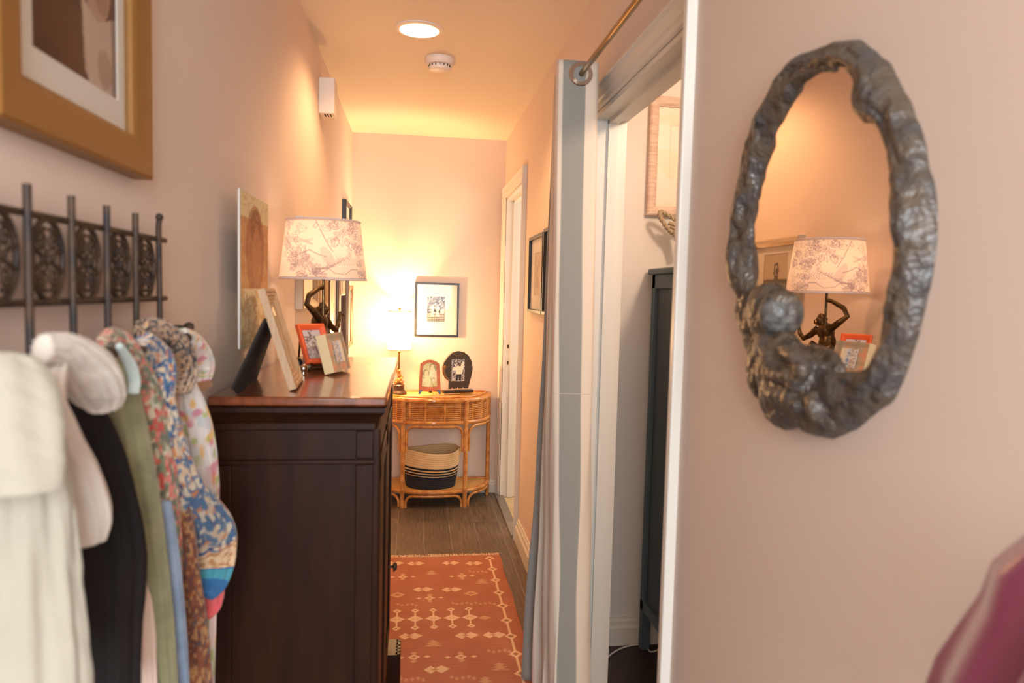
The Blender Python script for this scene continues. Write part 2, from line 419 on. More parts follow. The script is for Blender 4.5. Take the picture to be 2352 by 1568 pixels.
# side: raised stiles and rails around recessed panels
def side(yy, s):
    a, b = sorted((yy, yy+s*.010))
    mb.box((XL+.006, a, ZT-.075), (BX+.006, b, ZT-.058))
    mb.box((XL+.006, a, ZT-.150), (BX+.006, b, ZT-.140))
    c, d = sorted((yy, yy+s*.005))
    mb.box((BX-.036, c, .2), (BX+.002, d, ZT-.152))
    mb.box((BX-.036, c, ZT-.138), (BX+.002, d, ZT-.077))
    mb.box((XL+.006, c, .2), (XL+.045, d, ZT-.152))
    mb.box((XL+.006, c, .2), (BX+.002, d, .27))
side(b0, -1); side(b1, 1)
mb.build('carcass', M_dark, t, bevel=.003)
# front: frieze drawer, two doors, reeded corner posts
fr = MB().box((BX, b0+.03, ZT-.145), (BX+.012, b1-.03, ZT-.072)); fr.build('drawer', M_dark, t, bevel=.003)
for k, (ya, yb) in enumerate(((b0+.035, (b0+b1)/2-.002), ((b0+b1)/2+.002, b1-.035))):
    m_ = MB(); m_.box((BX, ya, .22), (BX+.010, yb, ZT-.155))
    m_.box((BX+.010, ya, .22), (BX+.016, ya+.05, ZT-.155)).box((BX+.010, yb-.05, .22), (BX+.016, yb, ZT-.155))
    m_.box((BX+.010, ya, .22), (BX+.016, yb, .27)).box((BX+.010, ya, ZT-.205), (BX+.016, yb, ZT-.155))
    d = m_.build('door', M_dark, t, bevel=.002)
    if k == 0: continue
    yk = 2.30
    kb = MB(); kb.lathe([(.004, 0), (.004, .012), (.012, .016), (.013, .022), (.008, .027)], T=Matrix.Translation((BX+.015, yk, .50)) @ Matrix.Rotation(PI/2, 4, 'Y'), n=16)
    kb.tube([(BX+.032, yk+.012*math.cos(a), .497+.012*math.sin(a)) for a in [2*PI*i/16 for i in range(16)]], .0025, 6, closed=True)
    kb.build('ring_pull', M_iron, d)
for yc in (b0+.017, b1-.017):
    m_ = MB(); m_.box((BX-.002, yc-.016, .2), (BX+.012, yc+.016, ZT-.072))
    for i in range(3): m_.tube([(BX+.012, yc-.010+i*.010, .22), (BX+.012, yc-.010+i*.010, ZT-.08)], .004, 8)
    m_.build('corner_post', M_dark, t)
mb = MB(); mb.box((XL+.006, b0-.012, .0075), (BX+.012, b1+.012, .15)); mb.build('plinth', M_dark, t, bevel=.004)
for ya, yb in ((b0-.012, b0+.10), (b1-.10, b1+.012)):
    m_ = MB(); m_.box((BX+.006, ya, .0075), (BX+.046, yb, .172))
    for i in range(5):
        yy = ya+.012+i*(yb-ya-.024)/4
        m_.tube([(BX+.047, yy, .0085), (BX+.047, yy, .172)], .0085, 10)
    o = m_.build('foot', M_dark, t); o['label'] = 'reeded block foot'

# ------------------------------------------------------------ lampshade print
def leafy(pc, cx, cy, rad, n, wd, c, asp, seed):
    r = random.Random(seed)
    for i in range(n):
        a = r.uniform(0, 2*PI); d = rad*math.sqrt(r.random()); x, y = cx+d*math.cos(a)/asp, cy+d*math.sin(a)*.8
        th = a+r.uniform(-.7, .7); L = r.uniform(.09, .19); w = L*.30
        pts = []
        for k in range(9):
            q_ = k/8; pts.append((x+(math.cos(th)*L*q_-math.sin(th)*w*math.sin(PI*q_))/asp, y+math.sin(th)*L*q_+math.cos(th)*w*math.sin(PI*q_)))
        for k in range(9):
            q_ = 1-k/8; pts.append((x+(math.cos(th)*L*q_+math.sin(th)*w*math.sin(PI*q_))/asp, y+math.sin(th)*L*q_-math.cos(th)*w*math.sin(PI*q_)))
        pc.line(pts, wd, c, .8, asp)
        pc.line([(x, y), (x+math.cos(th)*L/asp, y+math.sin(th)*L)], wd, c, .7, asp)
def toile():
    asp = 3.95; pc = Pic(1180, 300, (250, 232, 222)); c = (164, 146, 158); g = (176, 162, 172)
    for i, (x, y, r_) in enumerate(((.05, .7, .3), (.14, .3, .22), (.30, .62, .30), (.36, .78, .2), (.62, .66, .34), (.69, .78, .26), (.60, .82, .22), (.72, .45, .22), (.82, .72, .3), (.93, .4, .3), (.43, .32, .13))):
        leafy(pc, x, y, r_, 26, .007, c, asp, i)
    def wav(pts, wd=.010, cc=c, al=.9): pc.line(pts, wd, cc, al, asp)
    for ox in (0, .5):
        f = lambda x, y: ((x+ox) % 1.0, y)
        seg = lambda L, wd=.010, cc=c, al=.9: [wav([f(*a), f(*b)], wd, cc, al) for a, b in zip(L, L[1:]) if abs((a[0]+ox) % 1-(b[0]+ox) % 1) < .5]
        seg([(.485, .98), (.51, .78), (.535, .58), (.555, .45)], .013)                       # swing rope / branch
        seg([(.49, .93), (.478, .86), (.487, .83), (.497, .88), (.49, .93)], .010)           # bow
        x, y = (.455+ox) % 1, .60; pc.ell(x, y, .012, .055, g, .5, .55); pc.ell(x+.004, y+.03, .014, .04, g, -.6, .4)
        seg([(.43, .40), (.448, .44), (.468, .47), (.50, .40), (.53, .36)], .014)            # arms
        seg([(.452, .55), (.448, .48), (.455, .40), (.462, .30)], .010)
        pc.ell((.437+ox) % 1, .28, .019, .10, g, -.3, .6); pc.ell((.535+ox) % 1, .36, .022, .17, g, .1, .35)
        for k in range(7):
            a = k/6; seg([(.455+.02*a, .30-.03*a), (.48+.02*a, .14+.03*a), (.53, .16+.04*a), (.565-.03*a, .22+.06*a)], .006, c, .8)
            seg([(.53, .16), (.55+.006*k, .22+.07*a), (.575+.01*k, .34+.07*a)], .006, c, .7)
        seg([(.46, .24), (.47, .12), (.51, .09), (.54, .17), (.56, .10), (.60, .08), (.63, .17), (.66, .17), (.69, .07), (.73, .04)], .010)
        for k in range(14):
            x0 = .57+.011*k; seg([(x0, .36), (x0+.008, .31), (x0+.002, .27), (x0+.010, .24)], .007, c, .8)
    leafy(pc, .47, .05, .09, 18, .007, c, asp, 77); leafy(pc, .70, .04, .09, 18, .007, c, asp, 78); leafy(pc, .2, .06, .12, 18, .007, c, asp, 79)
    pc.rect(0, .965, 1, 1, (196, 180, 178)); pc.rect(0, 0, 1, .022, (176, 168, 178))
    return pc.a

# ------------------------------------------------------------ monkey lamp on the dresser
LLX, LLY = -.280, 2.245
zb, zt_ = P(743, 641, y=LLY).z, P(747, 508, y=LLY).z
t = thing('table_lamp', (LLX, LLY, ZT), 'bronze monkey table lamp with leafy toile print shade, on the dark dresser', 'lamp')
mb = MB()
img = toile()
rb, rt = .130, .109
mb.grid(lambda u, v: (LLX+(rb+(rt-rb)*v)*math.cos(-PI/2+(u-.5)*2*PI), LLY+(rb+(rt-rb)*v)*math.sin(-PI/2+(u-.5)*2*PI), zb+(zt_-zb)*v), 590, 150, 0, img)
mb.build('lamp_shade', M_shade, t, autos=180)
for rr, zz in ((rb, zb), (rt, zt_)):
    mb = MB(); mb.tube([(LLX+rr*math.cos(a), LLY+rr*math.sin(a), zz) for a in [2*PI*i/48 for i in range(48)]], .0022, 6, closed=True)
    mb.build('shade_rim', M_bind, t)
mb = MB(); mb.tube([(LLX, LLY, ZT+.02), (LLX, LLY, zb+.10)], .0045, 10)
for k in range(3):
    a = 2*PI*k/3+.4; mb.tube([(LLX, LLY, zb+.06), (LLX+rb*.985*math.cos(a), LLY+rb*.985*math.sin(a), zb+.008)], .0015, 6)
mb.build('pole', M_bronze, t)
mb = MB(); mb.lathe([(.012, 0), (.020, .008), (.029, .028), (.027, .052), (.012, .072), (.004, .078)], (LLX, LLY, zb+.05), 20)
mb.build('bulb', emit('bulb_glass', (1, .72, .42), 9), t)
mb = MB(); mb.lathe([(.062, 0), (.064, .006), (.058, .014), (.050, .018), (.050, .024), (.044, .03)], (LLX, LLY, ZT), 36)
mb.build('base', M_bronze, t)
mb = MB()   # monkey: one body, arms reaching, seen side on
mx, my, mz = LLX, LLY, ZT+.03
def V(a, b, c): return (mx+a, my+b, mz+c)
mb.ball(V(-.014, .004, .055), (.028, .030, .045)); mb.ball(V(-.012, .012, .095), (.026, .034, .032)); mb.ball(V(-.010, -.002, .020), (.034, .036, .026))
mb.ball(V(-.004, .030, .132), (.018, .020, .020)); mb.ball(V(.002, .048, .128), (.011, .013, .010)); mb.ball(V(-.006, .034, .148), (.012, .013, .010))
mb.ball(V(.012, .026, .138), .006); mb.ball(V(-.020, .026, .138), .006)
mb.tube([V(-.010, -.015, .105), V(-.022, -.045, .130), V(-.040, -.062, .152), V(-.036, -.045, .178), V(-.012, -.012, .200), V(0, 0, .205)], [.013, .011, .009, .009, .0075, .009], 10)
mb.tube([V(.004, .036, .105), V(.016, .058, .082), V(.030, .078, .068), V(.036, .094, .086), V(.038, .102, .112), V(.040, .116, .124), V(.040, .132, .118)], [.013, .011, .010, .008, .006, .006, .004], 10)
for k in range(4): mb.tube([V(.040, .118, .122), V(.036+.004*k, .130, .127-.003*k), V(.034+.006*k, .140, .117-.003*k)], .0025, 6)
mb.tube([V(-.020, -.020, .02), V(.014, -.046, .050), V(.032, -.030, .034), V(.034, -.010, .006), V(.048, -.012, .003)], [.018, .015, .011, .008, .006], 10)
mb.tube([V(-.012, .024, .02), V(.018, .052, .052), V(.036, .040, .032), V(.036, .026, .006), V(.050, .024, .003)], [.018, .015, .011, .008, .006], 10)
mb.tube([V(-.030, -.010, .01), V(-.050, -.03, .0), V(-.05, -.055, .005), V(-.036, -.065, .02)], [.007, .006, .005, .003], 8)
o = mb.build('monkey_figure', M_bronze, t, remesh=.0028); o['label'] = 'bronze monkey with one hand on the pole'

# ------------------------------------------------------------ picture frames helper
def ring(mb, o, r, u, n, w, h, prof, m=0):
    """mitred moulding; prof = (inset, height)"""
    L = []
    for a, b in prof:
        L.append([o + r*(sx*(w/2-a)) + u*(sy*(h/2-a)) + n*b for sx, sy in ((-1, -1), (1, -1), (1, 1), (-1, 1))])
    return mb.loops(L, m)
def picture(name, label, cat, c, r, u, w, h, fw, depth, fmat, board=None, pw=0, ph=0, img=None, group=None, prof=None, glass=True, hang=True, res=(60, 80), fprof=None, off=(0, 0), photo_name='photo'):
    r = Vector(r).normalized(); u = Vector(u).normalized(); n = r.cross(u).normalized(); c = Vector(c)
    t = thing(name, c-u*h/2, label, cat, group)
    prof = fprof or [(0, 0), (0, depth*.85), (fw*.18, depth), (fw*.55, depth*.92), (fw*.8, depth*.7), (fw, depth*.55), (fw, depth*.2)]
    ring(MB(), c, r, u, n, w, h, prof)
    mb = MB(); ring(mb, c, r, u, n, w, h, prof); mb.build('frame', fmat, t, autos=25)
    bk = MB(); bk.add([c+r*(sx*(w/2-.002))+u*(sy*(h/2-.002))+n*d for d in (0, .003) for sx, sy in ((-1, -1), (1, -1), (1, 1), (-1, 1))], [(3, 2, 1, 0), (4, 5, 6, 7), (0, 1, 5, 4), (1, 2, 6, 5), (2, 3, 7, 6), (3, 0, 4, 7)])
    bk.build('backing', M_felt, t, smooth=False)
    iw, ih = w-2*fw+.004, h-2*fw+.004
    zb_ = depth*.25
    if board:
        m_ = MB(); cc = c+r*off[0]+u*off[1]
        A = [c+r*(sx*iw/2)+u*(sy*ih/2)+n*(zb_+.002) for sx, sy in ((-1, -1), (1, -1), (1, 1), (-1, 1))]
        B = [cc+r*(sx*(pw/2+.0015))+u*(sy*(ph/2+.0015))+n*(zb_+.002) for sx, sy in ((-1, -1), (1, -1), (1, 1), (-1, 1))]
        C_ = [cc+r*(sx*pw/2)+u*(sy*ph/2)+n*(zb_+.0005) for sx, sy in ((-1, -1), (1, -1), (1, 1), (-1, 1))]
        m_.loops([A, B, C_]); m_.build('mat_board', board, t, smooth=False)
    else: pw, ph = iw, ih; cc = c
    if img is not None:
        m_ = MB(); m_.grid(lambda a, b: cc+r*((a-.5)*pw)+u*((b-.5)*ph)+n*zb_, res[0], res[1], 0, img); m_.build(photo_name, M_attrg, t, smooth=False)
    if glass:
        g = MB(); g.add([c+r*(sx*iw/2)+u*(sy*ih/2)+n*(depth*.5) for sx, sy in ((-1, -1), (1, -1), (1, 1), (-1, 1))], [(0, 1, 2, 3)]); g.build('glass', M_glass, t, smooth=False)
    return t
UP = Vector((0, 0, 1))

# painted contents
def ph_sepia():
    p = Pic(90, 120, (74, 38, 26)); p.mott(22, (54, 26, 20), .5, 3, .8)
    p.ell(.74, .48, .19, .20, (186, 158, 142), .35, .9); p.ell(.80, .44, .10, .12, (140, 106, 92), .3, .6); p.ell(.62, .52, .05, .12, (216, 198, 184), .2, .7)
    p.poly([(.62, 0), (.56, .34), (.74, .28), (1, .36), (1, 0)], (206, 186, 172), .9); p.ell(.84, .10, .10, .08, (160, 134, 120), 0, .7)
    p.line([(.48, .62), (.56, .40), (.60, .05)], .035, (206, 186, 170), .7); p.rect(.93, 0, 1, 1, (64, 34, 26), .6)
    return p.a
def ph_beach():
    p = Pic(80, 100, (196, 180, 160)); p.rect(0, 0, 1, .42, (128, 112, 92)); p.rect(0, .40, 1, .46, (72, 62, 48)); p.mott(4, (96, 84, 66), .6, 5, .5)
    p.rect(0, .46, 1, 1, (198, 182, 160)); p.rect(0, .40, .9, .48, (80, 70, 52), .8)
    for pts in ([(.42, .80), (.38, .66), (.42, .55)], [(.42, .80), (.54, .78), (.56, .6), (.48, .55)]): p.line(pts, .045, (88, 72, 46))
    p.ell(.45, .65, .06, .06, (84, 68, 44)); p.poly([(.38, .56), (.56, .56), (.58, .38), (.64, .15), (.44, .15), (.36, .36)], (86, 72, 50)); return p.a
def ph_woods():
    p = Pic(70, 100, (120, 116, 112)); p.mott(6, (40, 42, 46), .45, 1); p.mott(3, (205, 205, 200), .66, 2); p.rect(0, 0, 1, .34, (168, 160, 148))
    for k in range(5): p.rect(0, .03+.065*k, 1, .048+.065*k, (60, 56, 52))
    for k in range(9): p.rect((k*.13) % 1, 0, (k*.13) % 1+.02, .34, (70, 64, 60), .8)
    for cx in (.30, .58): p.ell(cx, .52, .09, .12, (216, 212, 204)); p.ell(cx+.02, .68, .05, .05, (190, 180, 170)); p.ell(cx+.02, .72, .05, .035, (30, 30, 30)); p.line([(cx, .44), (cx+.06, .22)], .05, (210, 206, 198)); p.line([(cx-.03, .44), (cx-.05, .24)], .05, (210, 206, 198))
    p.ell(.85, .42, .12, .1, (226, 222, 214)); return p.a
def ph_green():
    p = Pic(80, 110, (206, 206, 128)); p.ell(.30, .30, .26, .34, (236, 232, 170)); p.ell(.72, .50, .22, .30, (240, 236, 196)); p.ell(.28, .58, .19, .17, (158, 150, 78)); p.ell(.30, .54, .12, .15, (234, 222, 156))
    p.ell(.66, .84, .18, .14, (140, 136, 72)); p.ell(.67, .80, .115, .14, (238, 228, 172)); p.ell(.86, .74, .04, .08, (116, 126, 60)); p.ell(.72, .32, .12, .09, (150, 156, 84), 0, .8); p.ell(.72, .26, .09, .10, (228, 220, 164))
    p.line([(.55, .4), (.66, .18), (.74, .02)], .03, (140, 150, 76)); p.line([(.08, .42), (.2, .36)], .03, (130, 130, 66)); p.ell(.10, .1, .2, .16, (226, 220, 150)); p.mott(5, (196, 198, 120), .62, 8, .5); return p.a
def ph_family():
    p = Pic(70, 110, (150, 140, 138)); p.mott(5, (70, 62, 66), .5, 4); p.mott(4, (214, 202, 190), .6, 6, .8); p.poly([(.35, .30), (.78, .30), (.86, .52), (.95, .86), (.85, .88), (.70, .68), (.5, .72), (.30, .62), (.08, .60), (.05, .48), (.36, .5)], (240, 220, 190))
    p.poly([(.38, .32), (.76, .32), (.74, .04), (.58, .04), (.55, .2), (.48, .04), (.30, .04)], (44, 32, 36)); p.ell(.62, .76, .10, .09, (96, 60, 50)); p.ell(.30, .76, .09, .08, (232, 216, 200)); p.ell(.26, .82, .06, .04, (20, 18, 20)); p.ell(.18, .70, .05, .03, (24, 20, 22)); return p.a
def ph_child():
    p = Pic(70, 96, (188, 170, 166)); p.rect(0, .52, 1, .78, (120, 100, 92)); p.mott(6, (150, 130, 122), .55, 9, .8); p.rect(0, .78, 1, 1, (196, 184, 186)); p.ell(.42, .97, .13, .07, (60, 56, 92)); p.ell(.42, .86, .11, .08, (126, 92, 78)); p.ell(.44, .68, .10, .14, (112, 84, 70))
    p.rect(0, 0, 1, .46, (176, 156, 148)); p.mott(5, (206, 190, 184), .55, 12, .9); p.line([(.48, .6), (.54, .30), (.58, .2)], .04, (120, 92, 80)); p.line([(.40, .58), (.40, .3)], .04, (130, 100, 88)); return p.a
def ph_rug_small():
    p = Pic(40, 80, (190, 196, 202)); p.rect(.1, 0, .42, 1, (176, 160, 152)); p.rect(.45, .05, .62, .95, (128, 146, 172)); p.rect(.72, 0, 1, 1, (222, 208, 178)); p.mott(5, (214, 214, 210), .6, 3, .7); return p.a
def ph_lines():
    p = Pic(60, 90, (222, 206, 178)); p.mott(7, (200, 184, 156), .55, 2, .7); p.rect(.1, .2, .9, .8, (196, 176, 146), .5)
    for k in range(10): p.line([(.1+.08*k, .1), (.16+.07*k, .7+.02*(k % 3))], .01, (150, 136, 116), .6)
    return p.a
def ph_tint(c1, c2, seed):
    p = Pic(40, 60, c1); p.mott(10, c2, .5, seed, .8); return p.a
def ph_canvas():
    p = Pic(110, 300, (206, 150, 96)); p.mott(26, (190, 128, 78), .5, 2, .6); p.rect(0, .84, 1, 1, (222, 206, 160)); p.mott(9, (226, 196, 150), .62, 7, .25)
    p.ell(.50, .64, .34, .30, (160, 98, 56), 0, .75); p.ell(.52, .80, .20, .12, (132, 78, 44), 0, .7); p.poly([(.25, .52), (.75, .52), (.62, .3), (.30, .34)], (170, 110, 66), .6); p.ell(.55, .60, .16, .20, (190, 128, 84), 0, .7)
    p.rect(0, 0, 1, .38, (226, 190, 140), .8); q_ = vnoise(300, 110, 9, 4)*(p.v < .38)
    p.put(np.clip((q_-.40)/.2, 0, 1), (240, 216, 168), .9); p.mott(5, (196, 140, 84), .66, 11, .4); p.line([(.2, .35), (.3, .05)], .008, (150, 90, 50), .6); return p.a

# left wall pictures  (r = +y direction so that the normal faces +x)
RY = Vector((0, 1, 0)); RYr = Vector((0, -1, 0))
def left_pic(name, label, y0, y1, z0, z1, fw, depth, fm, **k):
    return picture(name, label, 'picture frame', (XL, (y0+y1)/2, (z0+z1)/2), RY, UP, y1-y0, z1-z0, fw, depth, fm, **k)
zb_g = P(357, 415, x=-.40).z
left_pic('picture_frame', 'large gilt frame with a sepia photo, hung above the iron coat rack', .765, 1.175, zb_g, zb_g+.50, .056, .028, M_gold, board=M_matb, pw=.225, ph=.30, img=ph_sepia(), off=(.012, 0), res=(88, 118),
         fprof=[(0, 0), (0, .026), (.004, .029), (.030, .029), (.046, .026), (.056, .020), (.056, .006)])
zb_s = P(640+262/6.03, 640+438/6.03, x=XL+.03, ).z
G1 = 'photo frames on the left wall'
left_pic('picture_frame', 'silver moulded frame with beach photo, directly behind the monkey lamp', 2.66, 3.08, zb_s, zb_s+.335, .032, .030, M_silver, board=M_matb, pw=.20, ph=.205, img=ph_beach(), group=G1, res=(78, 98))
left_pic('picture_frame', 'champagne moulded frame beside the silver beach photo, lower edge level with it', 3.13, 3.40, zb_s-.012, zb_s+.37, .030, .030, M_champ, board=M_matb, pw=.12, ph=.2, img=ph_tint((206, 180, 140), (160, 130, 96), 3), group=G1)
left_pic('picture_frame', 'long dark brown frame hanging lower behind the bronze monkey arm', 3.50, 3.94, .98, 1.56, .034, .026, M_brn, board=M_matb, pw=.24, ph=.36, img=ph_tint((230, 206, 160), (200, 170, 126), 5), group=G1)
left_pic('picture_frame', 'champagne frame with corner ledge, between the dark brown frames', 3.99, 4.20, 1.36, 1.66, .03, .030, M_champ, board=M_matb, pw=.10, ph=.18, img=ph_tint((220, 196, 150), (180, 150, 110), 6), group=G1)
left_pic('picture_frame', 'tall dark brown frame just before the end wall', 4.27, 4.45, .98, 1.60, .03, .030, M_brn, board=M_matb, pw=.08, ph=.4, img=ph_tint((220, 190, 150), (170, 140, 110), 8), group=G1)
left_pic('picture_frame', 'slim brown frame nearest the end wall corner', 4.52, 4.78, 1.03, 1.42, .028, .026, M_brn, board=M_matb, pw=.12, ph=.22, img=ph_tint((220, 190, 150), (170, 140, 110), 9), group=G1)
zg = P(797, 473, x=XL).z
left_pic('picture_frame', 'small black frame high on the left wall above the lampshade', 4.28, 4.66, zg-.42, zg+.01, .022, .024, M_black, board=M_matb, pw=.2, ph=.26, img=ph_tint((210, 190, 160), (170, 150, 120), 10), group=G1)

# frameless painted panel standing off the wall behind the wooden frame
ya, yb = 1.655, 1.955; zt0 = P(553, 432, x=-.385).z; zt1 = P(550, 803, x=-.385).z
t = thing('painted_panel', (XL+.03, (ya+yb)/2, zt1), 'tall frameless tan painted panel standing off the left wall, above the dresser', 'wall art')
mb = MB(); mb.box((-.392, ya, zt1), (-.386, yb, zt0)); mb.build('board', mat('panel_edge', (196, 186, 178), .5), t, bevel=.0015)
mb = MB(); mb.grid(lambda a, b: (-.3855, ya+.002+(yb-ya-.004)*a, zt1+.002+(zt0-zt1-.004)*b), 100, 280, 0, ph_canvas()); mb.build('painting', M_attr, t, smooth=False)
mb = MB()
mb.box((XL, yb-.09, zt1+.12), (-.392, yb-.05, zt0-.12))
mb.build('batten', M_felt, t, smooth=False)

# chime box
a = P(732, 176, x=XL); b_ = P(732, 262, x=XL); ym = a.y
t = thing('chime_box', (XL, ym+.05, b_.z), 'white door chime box high on the left wall near the ceiling', 'chime box')
mb = MB().box((XL, ym, b_.z+.004), (XL+.068, ym+.105, a.z)); mb.build('cover', M_plast, t, bevel=.003)
mb = MB()
for k in range(3):
    mb.box((XL+.022+k*.012, ym+.016, b_.z+.0025), (XL+.027+k*.012, ym+.060, b_.z+.0045))
mb.build('grille_slots', M_felt, t, smooth=False)

# ------------------------------------------------------------ ceiling fittings
t = thing('recessed_downlight', (LX, LY, HC), 'round recessed downlight glowing in the hall ceiling', 'ceiling light')
mb = MB(); mb.lathe([(LR+.014, 0), (LR+.014, -.003), (LR+.006, -.007), (LR-.006, -.006), (LR-.007, .004)], (LX, LY, HC), 48, cap=False)
mb.build('trim_ring', M_plast, t)
mb = MB(); mb.lathe([(LR-.006, -.002), (LR-.010, .05), (LR-.020, .10), (.001, .104)], (LX, LY, HC), 48, cap=False)
mb.build('reflector', mat('white_baffle', (250, 240, 225), .35), t)
mb = MB(); mb.lathe([(.022, .10), (.048, .085), (.056, .072), (.050, .064), (.001, .058)], (LX, LY, HC), 32, cap=False)
mb.build('bulb', emit('flood_bulb', (1, .80, .52), 4.5), t)
L_CEIL.location = (LX, LY, HC+.05)
sd = P(1010, 135, z=HC)
t = thing('smoke_detector', (sd.x, sd.y, HC), 'round white smoke detector on the ceiling behind the downlight', 'smoke detector')
mb = MB(); mb.lathe([(.066, 0), (.067, -.008), (.063, -.024), (.057, -.030), (.05, -.030)], (sd.x, sd.y, HC), 40); mb.build('base', M_plast, t)
mb = MB(); mb.lathe([(.05, -.028), (.046, -.031), (.046, -.039), (.050, -.040), (.047, -.050), (.034, -.056), (.0, -.058)], (sd.x, sd.y, HC), 40, cap=False); mb.build('cap', M_plast, t)
mb = MB()
for k in range(16):
    a = 2*PI*k/16; mb.box((-.0015, .044, -.040), (.0015, .049, -.031), T=Matrix.Translation((sd.x, sd.y, HC)) @ Matrix.Rotation(a, 4, 'Z'))
mb.build('vent_rib', M_felt, t, smooth=False)

# ------------------------------------------------------------ iron coat rack
RX = XL+.022
ys = [.721, .816, .913, 1.010, 1.107, 1.204]
zu, zl = 1.4705, 1.376
t = thing('coat_rack', (XL, .95, zl), 'black wrought iron coat rack of scrolled ovals with hooks full of scarves', 'coat rack')
for z in (zu, zl):
    mb = MB(); mb.tube([(RX, .66, z), (RX, 1.243, z)], .0042, 8); mb.build('rail', M_iron, t)
for i, y in enumerate(ys):
    mb = MB(); pts = [(RX+.004, y, zu+.030), (RX+.004, y, zl-.02), (RX+.004, y, zl-.060), (RX+.012, y, zl-.074), (RX+.028, y, zl-.078), (RX+.042, y, zl-.066)]
    if i == 5: pts[0] = (RX+.006, y-.004, zu+.034); pts.insert(1, (RX+.003, y, zu+.020))
    mb.tube(pts, [.0046]*len(pts), 8); mb.ball((RX+.044, y, zl-.062), .0085, 8)
    if i == 5: mb.ball(pts[0], .006, 8)
    mb.build('hook', M_iron, t)
for i in range(6):
    yc = ys[i]-.0485; zc = (zu+zl)/2; a, b = .034, (zu-zl)/2-.002; mb = MB()
    E = lambda q, k=1: (RX, yc+a*k*math.cos(q), zc+b*k*math.sin(q))
    mb.tube([E(2*PI*k/32) for k in range(32)], .0036, 8, closed=True)
    for s1 in (-1, 1):
        for s2 in (-1, 1):     # four spirals
            sp = []
            for k in range(22):
                q = k/21; r_ = .0115*(1-q*.75); an = q*2.6*PI
                sp.append((RX, yc+s1*(.013+r_*math.cos(an)*.9), zc+s2*(.019+r_*math.sin(an))))
            mb.tube(sp, .0022, 6)
    mb.tube([E(PI/2, 1), (RX, yc, zc+.012), (RX, yc, zc-.012), E(-PI/2, 1)][1:3], .003, 6)
    for s1 in (-1, 1):
        mb.tube([(RX, yc+s1*.033, zc+.014), (RX, yc+s1*.012, zc+.004), (RX, yc+s1*.012, zc-.004), (RX, yc+s1*.033, zc-.014)], .003, 6)
        mb.tube([(RX, yc+s1*.006, zc+.034), (RX, yc+s1*.020, zc+.030)], .003, 6); mb.tube([(RX, yc+s1*.006, zc-.034), (RX, yc+s1*.020, zc-.030)], .003, 6)
    mb.ball((RX, yc, zc), .0055, 6)
    mb.build('oval_scroll', M_iron, t)
kp = P(428, 752, x=XL+.035)
t = thing('wall_hook', (XL, kp.y, kp.z-.02), 'single dark knob hook on the wall at the right end of the scarves', 'hook')
mb = MB(); mb.lathe([(.012, 0), (.012, .004), (.005, .008), (.004, .030), (.008, .034), (.010, .040), (.007, .046)], T=Matrix.Translation((XL, kp.y, kp.z)) @ Matrix.Rotation(PI/2, 4, 'Y'), n=16); mb.build('knob', M_iron, t)

# ------------------------------------------------------------ scarves
CR = Xv = Vector((Xc.x, Yc.x, Zc.x)); CF = -Vector((Xc.z, Yc.z, Zc.z)); CU = Vector((Xc.y, Yc.y, Zc.y))
def smooth_path(pts, n):
    pts = [np.array(p, float) for p in pts]; N = len(pts); out = []
    for k in range(n+1):
        q = k/n*(N-1); i = min(int(q), N-2); f = q-i
        p0 = pts[max(i-1, 0)]; p1 = pts[i]; p2 = pts[i+1]; p3 = pts[min(i+2, N-1)]
        out.append(.5*((2*p1)+(-p0+p2)*f+(2*p0-5*p1+4*p2-p3)*f*f+(-p0+3*p1-3*p2+p3)*f**3))
    return out
def fsm(a, s=0): return math.sin(a*1.0+s)+.5*math.sin(a*2.3+s*1.7)+.3*math.sin(a*4.1+s*.6)
def drape(pts, X=-.36, img=None, folds=7, amp=.10, thick=.55, nv=90, nu=72, seed=0, wallx=XL+.008):
    """a bunch of cloth hanging along a path; pts = (px, py, half width in px)"""
    sp = smooth_path(pts, nv); C3 = []
    for px, py, hw in sp:
        x = X
        for _ in range(4):
            c = P(px, py, x=x); d = (c-CAM).dot(CF); a = hw/FPX*d
            x = max(X, wallx+a*1.04)
        C3.append((c, a))
    mb = MB(); vs = []; cs = []
    for j, (c, a) in enumerate(C3):
        tn = (C3[min(j+1, nv)][0]-C3[max(j-1, 0)][0]).normalized()
        vd = (c-CAM).normalized(); e1 = tn.cross(vd).normalized(); e2 = e1.cross(tn).normalized()
        if e2.dot(vd) > 0: e2 = -e2
        v = j/nv; endr = min(1, (j+.4)/3, (nv-j+.4)/3)**.5
        bth = max(min(a*thick, .045), .004)
        for k in range(nu):
            th = 2*PI*k/nu
            rip = 1+amp*math.sin(folds*th+seed+1.3*math.sin(v*3+seed)) + amp*.5*math.sin((folds*2+1)*th+seed*2.1+v*4) + .04*fsm(v*14+th*2, seed)
            p = c + e1*(a*math.cos(th)*(1+(rip-1)*.35)*endr) + e2*(bth*math.sin(th)*rip*(.6+.4*endr)*1.0)
            if p.x < XL+.003: p.x = XL+.003
            vs.append(p)
            if img is not None:
                H, Wd = img.shape[:2]; u_ = (k/nu); cs.append(img[int((1-v)*(H-1)), int(u_*(Wd-1))])
    fs = [(j*nu+k, j*nu+(k+1) % nu, (j+1)*nu+(k+1) % nu, (j+1)*nu+k) for j in range(nv) for k in range(nu)]
    fs += [tuple(range(nu-1, -1, -1)), tuple(nv*nu+k for k in range(nu))]
    mb.add(vs, fs, 0, cs if img is not None else None)
    return mb
